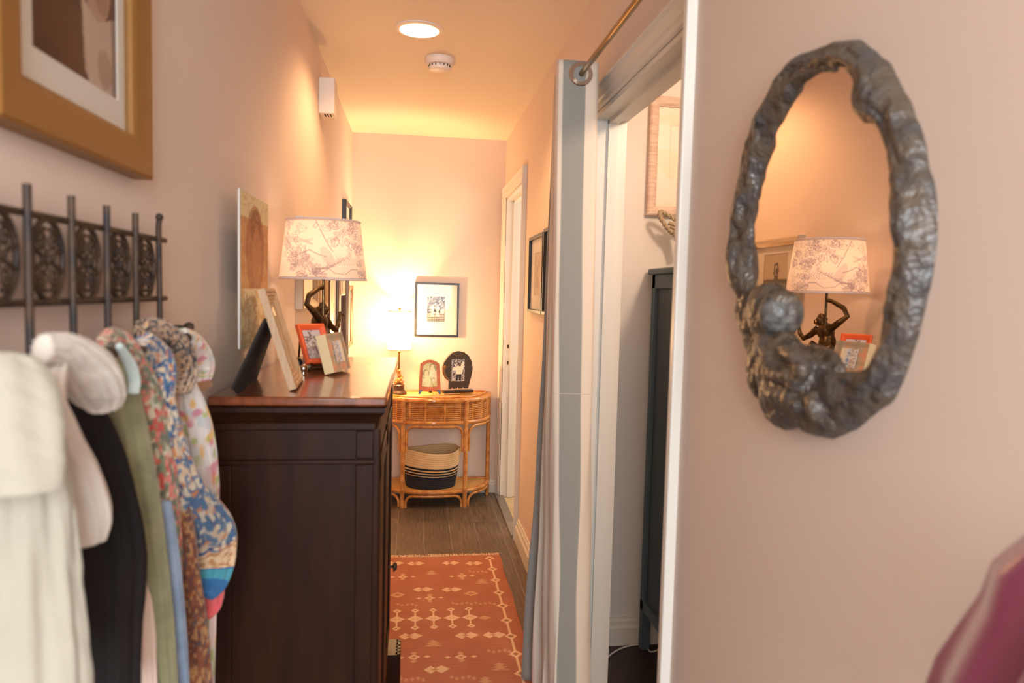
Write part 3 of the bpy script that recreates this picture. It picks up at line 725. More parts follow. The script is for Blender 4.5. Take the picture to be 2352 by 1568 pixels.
def scarf(name, label, parts, **kw):
    """parts: list of (piece name, pts, options)"""
    mbs = [(n, drape(p, **o), o2) for n, p, o, o2 in parts]
    p0 = mbs[0][1].v[0]
    t = thing(name, (-.38, p0[1], parts[0][1][-1][1] and min(v[2] for m in mbs for v in m[1].v)), label, 'scarf', 'scarves on the coat rack')
    for n, m, mt in mbs: m.build(n, mt, t, autos=180)
    return t
def cl(name, c, c2=None, ns=6, **k): return mat(name, c, .92, sheen=.3, bump=.25, bscale=300, rgb2=c2, nscale=ns, **k)
C_cream = cl('cream_wool', (172, 166, 150), (160, 154, 138)); C_pash = cl('ivory_pashmina', (214, 206, 196), (194, 180, 168), 22, stretch=(1, 1, .25))
C_blk = mat('black_chiffon', (22, 18, 18), .85, spec=.25, rgb2=(32, 26, 26), nscale=6); C_blush = cl('blush_cotton', (222, 196, 182))
C_sage = cl('sage_linen', (146, 142, 106), (124, 122, 90), 24); C_lblue = cl('pale_blue_cotton', (140, 156, 178), (112, 128, 152), 20); C_pink = cl('coral_silk', (226, 92, 100), (214, 110, 92), 12)
C_tan = cl('tan_cotton', (176, 124, 74))
def im_floral():
    p = Pic(150, 360, (150, 130, 104)); p.mott(9, (122, 136, 104), .5, 1, .9); p.mott(7, (196, 76, 68), .55, 2, .95); p.mott(5, (216, 128, 116), .64, 3, .9); p.mott(5, (206, 196, 172), .68, 4, .9); p.mott(6, (96, 112, 96), .66, 5, .9); return p.a
def im_rust():
    p = Pic(150, 360, (132, 74, 42)); p.mott(8, (104, 50, 30), .5, 1, .9); p.mott(6, (176, 128, 80), .6, 2, .8); p.mott(4, (70, 62, 70), .68, 3, .8); return p.a
def im_paisley():
    p = Pic(160, 420, (58, 92, 134)); p.mott(8, (44, 74, 116), .5, 1, .9); p.mott(10, (206, 178, 146), .56, 2, .92); p.mott(6, (196, 120, 62), .70, 5, .9); p.mott(5, (52, 100, 140), .62, 3, .95); p.mott(4, (214, 198, 172), .68, 4, .9)
    p.rect(0, 0, 1, .22, (44, 98, 150)); p.rect(0, .13, 1, .19, (66, 142, 160)); p.rect(0, .20, 1, .32, (216, 182, 144)); q_ = vnoise(420, 160, 5, 9)*((p.v > .20) & (p.v < .32)); p.put(q_ > .55, (176, 112, 60), .8); return p.a
def im_leopard():
    p = Pic(200, 200, (176, 138, 104)); p.mott(9, (60, 46, 40), .52, 1, 1, .05); p.mott(5, (196, 164, 132), .62, 2, .9, .05); p.mott(4, (40, 32, 32), .64, 3, .9, .05)
    z = (np.sin(p.u*90+p.v*10) > 0)*(p.v < .35); p.put(z, (206, 190, 176), .55); return p.a
def im_white():
    p = Pic(150, 360, (232, 226, 222)); p.mott(22, (240, 206, 200), .66, 1, .7); p.mott(16, (190, 204, 208), .70, 2, .6); p.mott(18, (232, 180, 70), .80, 3, .8); p.mott(16, (214, 96, 130), .82, 4, .7); p.mott(11, (170, 186, 90), .80, 5, .8); return p.a
F_ = {}
scarf('scarf', 'thick cream scarf folded over the nearest hook, far left', [
    ('front_fold', [(28, 812, 46), (20, 870, 92), (14, 960, 112), (10, 1060, 118), (8, 1138, 112)], dict(X=-.335, folds=3, amp=.10, thick=.5, seed=1), C_cream),
    ('long_end', [(35, 1000, 95), (40, 1200, 112), (40, 1400, 128), (40, 1640, 146)], dict(X=-.36, folds=9, amp=.12, thick=.4, seed=2), C_cream)])
scarf('scarf', 'ivory pashmina in puffy loops beside the cream scarf', [
    ('upper_loop', [(95, 800, 34), (150, 812, 48), (200, 856, 62), (232, 905, 52), (240, 940, 34)], dict(X=-.345, folds=13, amp=.10, thick=.7, seed=3), C_pash),
    ('lower_loop', [(120, 820, 34), (105, 920, 40), (132, 1010, 48), (170, 1110, 58), (192, 1200, 58), (196, 1250, 40)], dict(X=-.350, folds=9, amp=.08, thick=.6, seed=4), C_pash)])
scarf('scarf', 'black scarf hanging straight behind the ivory pashmina', [
    ('drape', [(165, 880, 26), (205, 980, 46), (235, 1120, 66), (248, 1280, 78), (244, 1440, 74), (240, 1640, 72)], dict(X=-.375, folds=7, amp=.12, thick=.5, seed=5), C_blk)])
scarf('scarf', 'pale blush scarf end showing between the black and sage scarves', [
    ('drape', [(300, 960, 24), (318, 1300, 26), (328, 1450, 26), (335, 1640, 26)], dict(X=-.385, folds=5, amp=.1, seed=6), C_blush)])
scarf('scarf', 'sage green linen scarf hanging beside the black one', [
    ('drape', [(262, 830, 28), (292, 960, 36), (316, 1100, 38), (338, 1250, 38), (356, 1400, 36), (376, 1640, 32)], dict(X=-.372, folds=6, amp=.12, seed=7), C_sage)])
imf = im_floral()
scarf('scarf', 'red and green floral scarf between the sage and blue ones', [
    ('drape', [(238, 775, 26), (275, 800, 36), (318, 890, 42), (350, 1020, 42), (374, 1160, 34), (390, 1300, 26), (398, 1420, 16)], dict(X=-.378, img=imf, folds=7, amp=.10, seed=8, nv=200, nu=110), M_cloth),
    ('pale_strip', [(272, 792, 8), (296, 830, 12), (308, 870, 13), (306, 905, 12)], dict(X=-.352, folds=3, amp=.05, seed=9), cl('ice_blue_cotton', (196, 214, 212)))])
scarf('scarf', 'pale blue cotton scarf end hanging low beneath the floral one', [
    ('drape', [(376, 1150, 16), (388, 1280, 22), (400, 1420, 24), (412, 1600, 24)], dict(X=-.362, folds=5, amp=.12, seed=10), C_lblue)])
scarf('scarf', 'rust brown patterned scarf hanging low beside the pale blue end', [
    ('drape', [(392, 1020, 18), (412, 1180, 28), (430, 1330, 30), (448, 1470, 30), (462, 1640, 28)], dict(X=-.372, img=im_rust(), folds=6, amp=.12, seed=11, nv=160, nu=90), M_cloth)])
scarf('scarf', 'blue and cream paisley scarf flaring out over the rust brown one', [
    ('drape', [(322, 780, 28), (362, 830, 36), (368, 920, 32), (390, 1030, 38), (420, 1130, 48), (470, 1220, 62), (484, 1280, 54), (480, 1335, 42), (470, 1368, 24)], dict(X=-.362, img=im_paisley(), folds=6, amp=.12, thick=.5, seed=12, nv=220, nu=110), M_cloth)])
scarf('scarf', 'brown and black spotted scarf bundled over the last hook', [
    ('bundle', [(322, 752, 22), (362, 768, 36), (394, 806, 44), (410, 856, 40), (408, 905, 24)], dict(X=-.372, img=im_leopard(), folds=5, amp=.08, thick=.7, seed=13, nv=140, nu=120), M_cloth)])
scarf('scarf', 'white scarf with pink and yellow flowers beside the dresser', [
    ('knot', [(412, 768, 18), (436, 790, 30), (456, 834, 34), (460, 872, 24)], dict(X=-.385, img=im_white(), folds=7, amp=.08, thick=.7, seed=14, nv=120, nu=80), M_cloth),
    ('drape', [(428, 880, 20), (446, 960, 34), (460, 1060, 36), (470, 1180, 30), (472, 1300, 26), (474, 1450, 20), (478, 1640, 12)], dict(X=-.380, img=im_white(), folds=6, amp=.1, seed=15, nv=200, nu=80), M_cloth)])
scarf('scarf', 'coral pink scarf tip peeping out below the blue paisley scarf', [
    ('drape', [(476, 1335, 24), (482, 1362, 30), (482, 1392, 24), (474, 1420, 8)], dict(X=-.366, folds=4, amp=.12, seed=16), C_pink)])
scarf('scarf', 'tan scarf edge below the knot of the white floral scarf', [
    ('drape', [(428, 902, 10), (446, 893, 12), (468, 884, 12), (484, 880, 8)], dict(X=-.40, folds=3, amp=.06, seed=17), C_tan)])

# purple satin at the right edge
mb = MB(); nu, nv = 60, 40
def purple(u, v):
    L = [(2352+70, 1215), (2320, 1290), (2290, 1365), (2235, 1440), (2185, 1510), (2150, 1600)]
    q = (1-v)*5; i = min(int(q), 4); f = q-i; lx = L[i][0]+(L[i+1][0]-L[i][0])*f; ly = L[i][1]+(L[i+1][1]-L[i][1])*f
    p = P(lx, ly, x=.52); s = u
    return Vector((p.x-.012-.10*s*(1-.3*s)+.014*math.sin(u*19+v*3.2)*min(1, u*4), p.y-.22*s+.006*math.sin(u*11+1), p.z-.06*s*(1-v)))
mb.grid(purple, nu, nv)
t = thing('garment', (.5, .5, .9), 'magenta purple satin garment hanging at the right edge', 'garment')
mb.build('satin', mat('magenta_satin', (140, 52, 92), .36, sheen=.6, spec=.7), t, autos=180, solid=.002)
mb = MB(); mb.grid(lambda u, v: Vector(purple(.62+.3*u, v*.5))+Vector((-.016+.004*math.sin(u*9), -.004, 0)), 20, 20)
o = mb.build('lining', mat('yellow_lining', (196, 158, 62), .5), t, autos=180, solid=.002); o['label'] = 'yellow lining'

# ------------------------------------------------------------ oval mirror
def contour(pts, x):
    q = [P(a, b, x=x) for a, b in pts]; return [(p.y, p.z) for p in q]
OUT = [(1940, 92), (2000, 122), (2042, 185), (2080, 265), (2106, 370), (2120, 470), (2124, 530), (2108, 650), (2088, 740), (2062, 815), (2030, 900), (1982, 958), (1930, 995), (1890, 1007), (1845, 998), (1800, 962), (1765, 938), (1738, 870), (1716, 800), (1700, 740), (1690, 690), (1683, 620), (1690, 500), (1705, 385), (1722, 300), (1742, 252), (1770, 205), (1800, 165), (1840, 122), (1890, 102)]
INN = [(1880, 177), (1940, 180), (1956, 220), (1962, 288), (1996, 290), (2014, 340), (2028, 400), (2034, 500), (2032, 600), (2016, 690), (2004, 770), (1972, 838), (1925, 852), (1880, 836), (1845, 800), (1815, 780), (1780, 770), (1750, 750), (1728, 710), (1724, 640), (1724, 540), (1732, 440), (1750, 370), (1785, 285), (1830, 200)]
oc = contour(OUT, XM-.016); ic = contour(INN, XM-.024)
cy = sum(p[0] for p in oc)/len(oc); cz = sum(p[1] for p in oc)/len(oc)
def polar(c, N):
    a = sorted((math.atan2(z-cz, y-cy), math.hypot(y-cy, z-cz)) for y, z in c); an = [q[0] for q in a]; rr = [q[1] for q in a]
    an2 = [an[-1]-2*PI]+an+[an[0]+2*PI]; r2 = [rr[-1]]+rr+[rr[0]]
    return np.interp(np.linspace(-PI, PI, N, endpoint=False), an2, r2)
NN = 260; ro = polar(oc, NN); ri = polar(ic, NN); an = np.linspace(-PI, PI, NN, endpoint=False)
ro = sum(np.roll(ro, k) for k in (-3, -2, -1, 0, 1, 2, 3))/7; ri = sum(np.roll(ri, k) for k in (-2, -1, 0, 1, 2))/5
t = thing('wall_mirror', (XM, cy, cz-.28), 'oval mirror in a dark sculpted bronze frame with a bear-like figure', 'mirror')
mb = MB(); K = 26; vs = []
def wrapn(sc, seed):
    a = vnoise(NN, K+1, sc, seed); b = np.roll(a, NN//2, axis=0); w_ = np.abs(np.linspace(-1, 1, NN))[:, None]**6; return a*(1-w_)+b*w_
N1, N2, N3 = wrapn(13, 31), wrapn(7, 32), wrapn(3.2, 33)
for i in range(NN):
    w = ro[i]-ri[i]; big = min(w/.05, 1.3)
    for k in range(K+1):
        s_ = k/K; r_ = ro[i]+(ri[i]-ro[i])*s_; hgt = .022*big*math.sin(PI*min(1, max(0, s_)))**.5+.006
        th = an[i]
        e_ = math.sin(PI*s_)
        bump = (.012*(N1[i, k]-.5)+.012*(N2[i, k]-.5)+.007*(N3[i, k]-.5))*e_
        hgt += bump
        rr_ = r_+(.009*(N2[i, 0]-.5)+.004*(N3[i, 0]-.5))*(1-s_)+.006*(N2[i, K]-.5)*s_
        if k == 0: hgt = 0
        if k == K: hgt = .004
        vs.append((XM-hgt, cy+rr_*math.cos(th), cz+rr_*math.sin(th)))
fs = [(i*(K+1)+k, i*(K+1)+k+1, ((i+1) % NN)*(K+1)+k+1, ((i+1) % NN)*(K+1)+k) for i in range(NN) for k in range(K)]
mb.add(vs, fs); mb.build('frame', M_mirfr, t, autos=180)
mb = MB(); g = [(XM-.017, cy+(ri[i]+.008)*math.cos(an[i]), cz+(ri[i]+.012)*math.sin(an[i])) for i in range(NN)]
mb.add(g+[(XM-.017, cy, cz)], [(i, (i+1) % NN, NN) for i in range(NN)]); mb.build('mirror_glass', M_mirror, t, smooth=False)
mb = MB()
def fb(px, py, r, x=.045, m=0):
    x = .018+x*.33; x = .016+(x-.018)*.25; c = P(px, py, x=XM-x); r = r if hasattr(r, '__len__') else (r, r, r); mb.ball(c, (r[0]*.42, r[1], r[2]), 12); return c
fb(1762, 716, (.060, .047, .046), .055); fb(1728, 740, (.040, .020, .040), .04); fb(1752, 684, (.05, .026, .020), .05); fb(1790, 690, (.05, .022, .016), .07)
fb(1770, 800, (.05, .044, .045), .040); fb(1790, 850, (.056, .060, .062), .050); fb(1835, 890, (.056, .055, .056), .050)
fb(1800, 915, (.05, .07, .045), .036); fb(1745, 830, (.04, .034, .06), .034); fb(1880, 940, (.045, .05, .036), .03)
for a, b, r_ in (((1750, 790, .05), (1780, 860, .075), .016), ((1780, 860, .075), (1835, 880, .080), .014), ((1800, 800, .06), (1850, 850, .075), .015), ((1850, 850, .075), (1810, 905, .08), .013), ((1760, 900, .05), (1840, 935, .07), .016), ((1860, 905, .06), (1880, 965, .045), .016)):
    mb.tube([P(a[0], a[1], x=XM-.018-a[2]*.33), P((a[0]+b[0])/2, (a[1]+b[1])/2-6, x=XM-.018-(a[2]+b[2])*.165-.003), P(b[0], b[1], x=XM-.018-b[2]*.33)], [r_*.7, r_*.8, r_*.6], 10)
o = mb.build('figure', M_mirfr, t, remesh=.0045); o['label'] = 'seated bear-like figure'
mb = MB(); fb(1782, 720, (.062, .026, .034), .105); o2 = mb.build('face', mat('worn_pewter_face', (104, 102, 100), .38, rgb2=(58, 55, 53), nscale=70, bump=.6, bscale=90), o)
tx = bpy.data.textures.new('fur', 'CLOUDS'); tx.noise_scale = .018
dm = o.modifiers.new('d', 'DISPLACE'); dm.texture = tx; dm.strength = .006; dm.mid_level = .5

# ------------------------------------------------------------ things on the dresser
def standing(name, label, bl, br, h, lean, thick, fw, fm, img, board=None, pw=None, ph=None, leg=True, profile=None, legmat=None, leglen=.8, legw=.5, sidecol=None):
    bl, br = Vector(bl), Vector(br); r = (br-bl); w = r.length; r.normalize(); nb = r.cross(UP)
    u = (UP*math.cos(lean)-nb*math.sin(lean)).normalized(); n = r.cross(u)
    c = (bl+br)/2+u*h/2
    t = picture(name, label, 'photo frame', c, r, u, w, h, fw, thick, fm, board=board, pw=pw or 0, ph=ph or 0, img=img, fprof=profile, res=(60, 84))
    if leg:
        mb = MB(); a = c+u*(h*.22); lowz = ZT
        # foot of the strut
        f = c - u*h/2; foot = Vector((0, 0, 0))+(f-nb*(h*leglen)); foot.z = t['base_z'] if 'base_z' in t else f.z
        ww = w*legw/2; e = r*ww
        pts = [a-e*.55-n*.001, a+e*.55-n*.001, foot+e+nb*.012, foot-e+nb*.012]
        mid = (a+foot)/2
        front = [a-e*.6, a+e*.6, foot+e*1.0+UP*.02, foot+e*.7, foot-e*.7, foot-e*1.0+UP*.02]; k = len(front)
        nn = (foot-a).cross(r).normalized()*.0025
        mb.add([p+nn for p in front]+[p-nn for p in front], [tuple(range(k)), tuple(range(2*k-1, k-1, -1))]+[(i, k+i, k+(i+1) % k, (i+1) % k) for i in range(k)])
        mb.build('easel_leg', legmat or M_felt, t, smooth=False)
    return t
EPS = .0015
# wooden stepped frame, seen almost edge-on, black strut behind it
bl = P(664, 897, z=ZT+EPS); br = P(682, 873, z=ZT+EPS)
standing('photo_frame', 'pale wooden stepped frame seen almost edge-on, with a wide black strut', bl, br, .232, math.radians(17), .017, .036, M_oak, ph_lines(), leglen=.44, legw=2.1,
         profile=[(0, 0), (0, .016), (.008, .017), (.010, .014), (.016, .014), (.018, .010), (.024, .010), (.026, .007), (.032, .007), (.036, .004), (.036, .002)])
bl = P(702, 838, y=2.03); br = P(763, 830, y=2.095); br.z = bl.z
standing('photo_frame', 'bright orange frame with a photo of a child in a purple hat', bl, br, .118, math.radians(25), .014, .0165, M_orange, ph_child(), leg=False,
         profile=[(0, 0), (0, .012), (.005, .014), (.012, .009), (.015, .006), (.0165, .004)])
o_f = bpy.data.objects['photo_frame.001']; rr_ = (br-bl).normalized(); nn_ = rr_.cross(UP)
mb = MB()
for q in (.12, .88):
    f = bl+(br-bl)*q; mb.tube([f+UP*.006-nn_*-.012, Vector((f.x, f.y, ZT+.003))+nn_*.012, Vector((f.x, f.y, ZT+.003))-nn_*.050, f+UP*.07-nn_*.040], .003, 8)
mb.tube([Vector(((bl+br)/2).to_tuple())+UP*.07-nn_*.040+rr_*d for d in (-.024, .024)], .003, 8)
f = bl+(br-bl)*.5; mb.tube([Vector((f.x, f.y, ZT+.003))-nn_*.02+rr_*d for d in (-.024, .024)], .003, 8)
mb.build('wire_easel', M_bronze, o_f)
plaid = Pic(60, 90, (176, 156, 130))
for k, c in enumerate(((206, 142, 104), (150, 140, 112), (206, 142, 104), (140, 130, 108))): plaid.rect(.02+k*.26, 0, .14+k*.26, 1, c, .7); plaid.rect(0, .06+k*.26, 1, .18+k*.26, c, .6)
bl = P(772, 861, z=ZT+EPS); br = P(805, 851, z=ZT+EPS)
t = thing('photo_frame', (bl+br)/2, 'small block frame with orange and grey checks, in front of the orange one', 'photo frame')
r = (br-bl); w = r.length*1.12; r.normalize(); nb = r.cross(UP); lean = math.radians(15); u = (UP*math.cos(lean)-nb*math.sin(lean)).normalized(); n = r.cross(u); h = .105; th = .030
c = (bl+br)/2+u*h/2-n*th+UP*th*math.sin(lean)
mb = MB(); mb.add([c+r*(sx*w/2)+u*(sy*h/2)+n*d for d in (0, th-.002) for sx, sy in ((-1, -1), (1, -1), (1, 1), (-1, 1))], [(3, 2, 1, 0), (4, 5, 6, 7), (0, 1, 5, 4), (1, 2, 6, 5), (2, 3, 7, 6), (3, 0, 4, 7)])
mb.build('block', mat('cream_block', (222, 196, 150), .6), t, bevel=.001)
mb = MB(); mb.grid(lambda a, b: c+r*((a-.5)*w)+u*((b-.5)*h)+n*(th-.001), 50, 76, 0, plaid.a); mb.build('checked_face', M_attr, t, smooth=False)
mb = MB(); mb.grid(lambda a, b: c+r*((a-.5)*w*.5)+u*((b-.48)*h*.56)+n*(th+.0005), 30, 50, 0, ph_rug_small()); mb.build('photo', M_attrg, t, smooth=False)
# silver ball ornament and small glass dish
sb = P(697, 846, z=ZT+.012)
t = thing('ornament', (sb.x, sb.y, ZT), 'small shiny silver ornament at the foot of the orange frame', 'ornament')
mb = MB(); mb.ball((sb.x, sb.y, ZT+.0125), .012, 14); mb.lathe([(.008, 0), (.008, .003), (.004, .004)], (sb.x, sb.y, ZT), 20); mb.build('ball', M_steel, t)
mb = MB(); mb.ball((sb.x-.016, sb.y+.012, ZT+.022), (.013, .012, .020), 10); mb.ball((sb.x-.018, sb.y+.008, ZT+.008), (.012, .012, .008), 10)
o = mb.build('dark_body', M_black, t, remesh=.003)
gb = P(703, 745, x=-.31)
t = thing('figurine', (gb.x, gb.y, ZT), 'grey stone ornament standing behind the orange frame beside the lamp', 'ornament')
mb = MB(); mb.lathe([(.020, 0), (.020, .006), (.009, .012), (.008, .070), (.014, .090), (.018, .108), (.016, .114)], (gb.x, gb.y, ZT), 20); mb.build('body', mat('grey_stone', (176, 164, 152), .5), t)

# ------------------------------------------------------------ end wall picture
a = P(953, 648, y=YE-.02); b = P(1055, 648, y=YE-.02); c_ = P(953, 772, y=YE-.02)
picture('picture_frame', 'thin black frame with white mat and small woodland photo, on the end wall', 'picture frame', ((a.x+b.x)/2, YE, (a.z+c_.z)/2), (1, 0, 0), UP, b.x-a.x, a.z-c_.z, .0125, .024, M_black, board=M_matb, pw=.120, ph=.172, img=ph_woods(), off=(-.003, .004), res=(69, 98),
        fprof=[(0, 0), (0, .022), (.002, .024), (.0105, .024), (.0125, .022), (.0125, .006)])
# right wall pictures
def right_pic(label, y0, y1, z0, z1, img):
    # silver sides, black front edge like thin metal frames
    picture('picture_frame', label, 'picture frame', (XR, (y0+y1)/2, (z0+z1)/2), RYr, UP, y1-y0, z1-z0, .016, .022, M_black, board=M_matb, pw=(y1-y0)*.45, ph=(z1-z0)*.55, img=img, group='framed drawings on the right wall', fprof=[(0, 0), (0, .021), (.001, .022), (.014, .022), (.016, .020), (.016, .006)])
def pencil(seed):
    p = Pic(50, 90, (206, 180, 146)); p.mott(12, (176, 150, 120), .5, seed, .7); p.rect(.2, .2, .6, .7, (150, 130, 106), .5); return p.a
A0 = P(1213, 620, x=XR-.022); A1 = P(1244, 620, x=XR-.022); zt_a = P(1228, 543, x=XR-.01).z; zb_a = P(1228, 718, x=XR-.01).z
right_pic('black framed drawing on the right wall, nearer the bathroom doorway', A1.y, A0.y, zb_a, zt_a, pencil(1))
right_pic('black framed drawing on the right wall, half hidden by the striped curtain', A1.y-.02-(A0.y-A1.y), A1.y-.02, zb_a, zt_a+.01, pencil(2))

# ------------------------------------------------------------ rattan console
TX, RW, RD = .135, .375, .335; YB = YE-.030
def hm(a, k=1.0, dy=0):    # half-moon outline; a in 0..pi from right to left
    c, s_ = math.cos(a), math.sin(a); e = 2/2.25
    return (TX+RW*k*math.copysign(abs(c)**e, c), YB-RD*k*abs(s_)**e+dy)
t = thing('console_table', (TX, YB-.15, 0), 'half-moon rattan console table against the end wall', 'table')
NA = 40; arc = [PI*k/NA for k in range(NA+1)]
ZTT = .715
ztop, zlow, zsh = ZTT-.017, .556, .105
# top surface
mb = MB(); pts = [hm(a, .985) for a in arc]; n = len(pts)
mb.add([(x, y, ZTT-.004) for x, y in pts]+[(x, y, ZTT-.016) for x, y in pts], [tuple(range(n)), tuple(range(2*n-1, n-1, -1))]+[(i, (i+1) % n, n+(i+1) % n, n+i) for i in range(n)])
mb.build('top', M_rattan_top, t, smooth=False)
def rim(z, r, name, k=1.0):
    mb = MB(); mb.tube([(*hm(a, k), z) for a in arc]+[(*hm(PI, k), z), (*hm(0, k), z)], r, 10, closed=True)
    for a in [PI*(i+.5)/7 for i in range(7)]:
        x, y = hm(a, k); x2, y2 = hm(a+.03, k); mb.tube([(x, y, z), (x2, y2, z)], r*1.07, 10)
    return mb.build(name, M_rattan, t)
rim(ztop, .017, 'top_rim'); rim(zlow, .0135, 'apron_rail'); rim(zsh, .0145, 'shelf_rail')
rim(ZTT+.002, .006, 'top_edge', .93)
mb = MB()
nsl = 9
for i in range(nsl):
    z = zlow+.020+i*(ztop-zlow-.042)/(nsl-1); mb.tube([(*hm(a, .985), z) for a in arc], .0052, 7)
mb.build('apron_slats', M_rattan, t)
for a in [PI*(.035+.93*i/11) for i in range(12)]:
    mb = MB(); x, y = hm(a, .992); mb.tube([(x, y, zlow), (x, y, ztop)], .0065, 8)
    mb.build('apron_spindle', M_rattan, t)
mb = MB(); pts = [hm(a, .975) for a in arc]
mb.add([(x, y, zsh+.004) for x, y in pts]+[(x, y, zsh-.006) for x, y in pts], [tuple(range(n)), tuple(range(2*n-1, n-1, -1))]+[(i, (i+1) % n, n+(i+1) % n, n+i) for i in range(n)])
mb.build('shelf', M_rattan_top, t, smooth=False)
aL = [.015, PI*.335, PI*.665, PI-.015]
for j, a in enumerate(aL):
    x, y = hm(a, 1.0); mb = MB(); dy = .0
    mb.tube([(x, y-.012, 0), (x, y-.012, .25), (x, y-.012, .46), (x, y-.012, ztop)], .0145, 12)
    for z in (.10, .30, .50): mb.tube([(x, y-.012, z-.004), (x, y-.012, z+.004)], .0160, 12)
    for z in (zlow, zsh):
        for k in range(3): mb.tube([(x-.016, y-.020, z-.010+k*.009), (x, y-.030, z-.006+k*.009), (x+.016, y-.020, z-.002+k*.009)], .003, 6)
    mb.build('leg', M_rattan, t)
def bracket(a0, a1, ztopb, drop, rad=.0095):
    """rattan arch hugging two neighbouring legs"""
    P0 = Vector((*hm(a0, 1.0), 0)); P1 = Vector((*hm(a1, 1.0), 0)); pts = []
    w = .024; r_ = .055
    f0 = (a1-a0)
    def at(s, z): x, y = hm(a0+f0*s, .995); return (x, y-.004, z)
    L = (P1-P0).length; e = w/L; rr_ = r_/L
    pts.append(at(e, ztopb-drop))
    pts.append(at(e, ztopb-r_))
    for k in range(1, 6):
        q = PI/2*k/6; pts.append(at(e+rr_*(1-math.cos(q)), ztopb-r_+r_*math.sin(q)))
    for k in range(9): pts.append(at(e+rr_+(1-2*e-2*rr_)*k/8, ztopb))
    for k in range(1, 6):
        q = PI/2*(1-k/6); pts.append(at(1-e-rr_*(1-math.cos(q)), ztopb-r_+r_*math.sin(q)))
    pts.append(at(1-e, ztopb-r_)); pts.append(at(1-e, ztopb-drop))
    MB().tube(pts, rad, 9).build('arch_brace', M_rattan, t)
for i in range(3):
    bracket(aL[i], aL[i+1], zlow-.026, .165); bracket(aL[i], aL[i+1], zsh-.026, .078)

# basket
ba = P(990, 1110, y=YB-.18); bx, by, bz = P(989, 1110, y=YB-.17).x, YB-.165, zsh+.005
t = thing('basket', (bx, by, bz), 'round woven basket with black base and stripes on the lower shelf', 'basket')
mb = MB(); ns, nc = 34, 72; H_ = .245; img = Pic(10, 200, (214, 180, 132))
img.rect(0, 0, 1, .30, (34, 34, 40))
for k in range(4): img.rect(0, .30+.075*k, 1, .352+.075*k, (28, 26, 30))
def bk(u, v):
    a = 2*PI*u; q = v; R = .150+.024*math.sin(q*PI*.55); tilt = .012*math.sin(a*2+.6)*q
    rr_ = R+.0020*abs(math.sin(q*ns*PI*.5))
    return (bx+rr_*1.05*math.cos(a), by+rr_*.80*math.sin(a), bz+H_*q+tilt)
mb.grid(bk, 72, 200, 0, img.a); mb.grid(lambda u, v: (bx+.152*math.cos(2*PI*u)*v, by+.117*math.sin(2*PI*u)*v, bz+.001), 36, 6, 0, Pic(4, 4, (34, 34, 40)).a)
mb.build('body', mat('seagrass', attr=True, rough=.9, bump=.6, bscale=220), t, solid=.006, autos=180)
for s_ in (-1, 1):
    mb = MB(); xx = bx+s_*.178; mb.tube([(xx, by-.035, bz+H_-.045), (xx+s_*.014, by-.03, bz+H_-.005), (xx+s_*.016, by, bz+H_+.012), (xx+s_*.014, by+.03, bz+H_-.005), (xx, by+.035, bz+H_-.045)], .006, 8); mb.build('handle', mat('seagrass_rope', (206, 166, 104), .8), t)

# far lamp
fx, fy = -.125, 4.745
fx = P(917, 800, y=fy).x; bpy.data.objects['far_lamp_bulb'].location.x = fx
t = thing('table_lamp', (fx, fy, ZTT), 'small bronze figure lamp with glowing cream shade, on the rattan console', 'lamp')
s0, s1 = P(917, 803, y=fy).z, P(917, 715, y=fy).z; bpy.data.objects['far_lamp_bulb'].location.z = (s0+s1)/2+.01
mb = MB(); mb.lathe([(.052, 0), (.054, .006), (.050, .014), (.042, .020), (.040, .026), (.036, .030), (.036, .052), (.040, .056), (.036, .060), (.020, .064)], (fx, fy, ZTT), 32); mb.build('base', mat('dark_walnut', (62, 40, 26), .35), t)
mb = MB(); z0 = ZTT+.062
mb.ball((fx, fy, z0+.022), (.022, .018, .024)); mb.ball((fx+.004, fy, z0+.055), (.014, .012, .022)); mb.ball((fx+.004, fy-.004, z0+.088), (.010, .010, .012))
mb.tube([(fx+.012, fy, z0+.066), (fx+.024, fy-.006, z0+.048), (fx+.012, fy-.014, z0+.036)], .005, 8); mb.tube([(fx-.008, fy, z0+.068), (fx-.016, fy, z0+.09), (fx-.006, fy, z0+.116)], .0045, 8)
mb.tube([(fx-.010, fy-.01, z0+.008), (fx-.026, fy-.02, z0+.020), (fx-.020, fy-.02, z0+.001)], .007, 8); mb.tube([(fx+.012, fy-.01, z0+.010), (fx+.028, fy-.02, z0+.026), (fx+.024, fy-.02, z0+.001)], .007, 8)
mb.build('crouching_figure', mat('gilded_figure', (176, 128, 70), .35, metal=.6), t, remesh=.003)
mb = MB(); mb.tube([(fx, fy, z0+.05), (fx, fy, s0+.08)], .005, 10); mb.ball((fx, fy, s0-.015), .009, 8); mb.build('stem', M_brass, t); mb = MB(); mb.tube([(fx, fy, s1-.01), (fx, fy, s1+.012)], .003, 8); mb.ball((fx, fy, s1+.014), .008, 8)
for k in range(3):
    a = 2*PI*k/3+.2; mb.tube([(fx, fy, s1-.004), (fx+.075*math.cos(a), fy+.075*math.sin(a), s1-.004)], .0015, 6)
mb.build('finial', M_brass, t)
mb = MB(); mb.lathe([(.077, s0), (.075, s1)], (fx, fy, 0), 48, cap=False); mb.build('lamp_shade', M_sheer, t, autos=180)
for zz, rr_ in ((s0, .077), (s1, .075)):
    mb = MB(); mb.tube([(fx+rr_*math.cos(a), fy+rr_*math.sin(a), zz) for a in [2*PI*i/40 for i in range(40)]], .003, 6, closed=True)
    mb.build('shade_rim', M_trimb, t)
mb = MB(); mb.lathe([(.010, 0), (.018, .008), (.026, .028), (.024, .048), (.010, .064), (.003, .068)], (fx, fy, s0+.075), 20); mb.build('bulb', emit('far_bulb_glass', (1, .74, .44), 30), t)

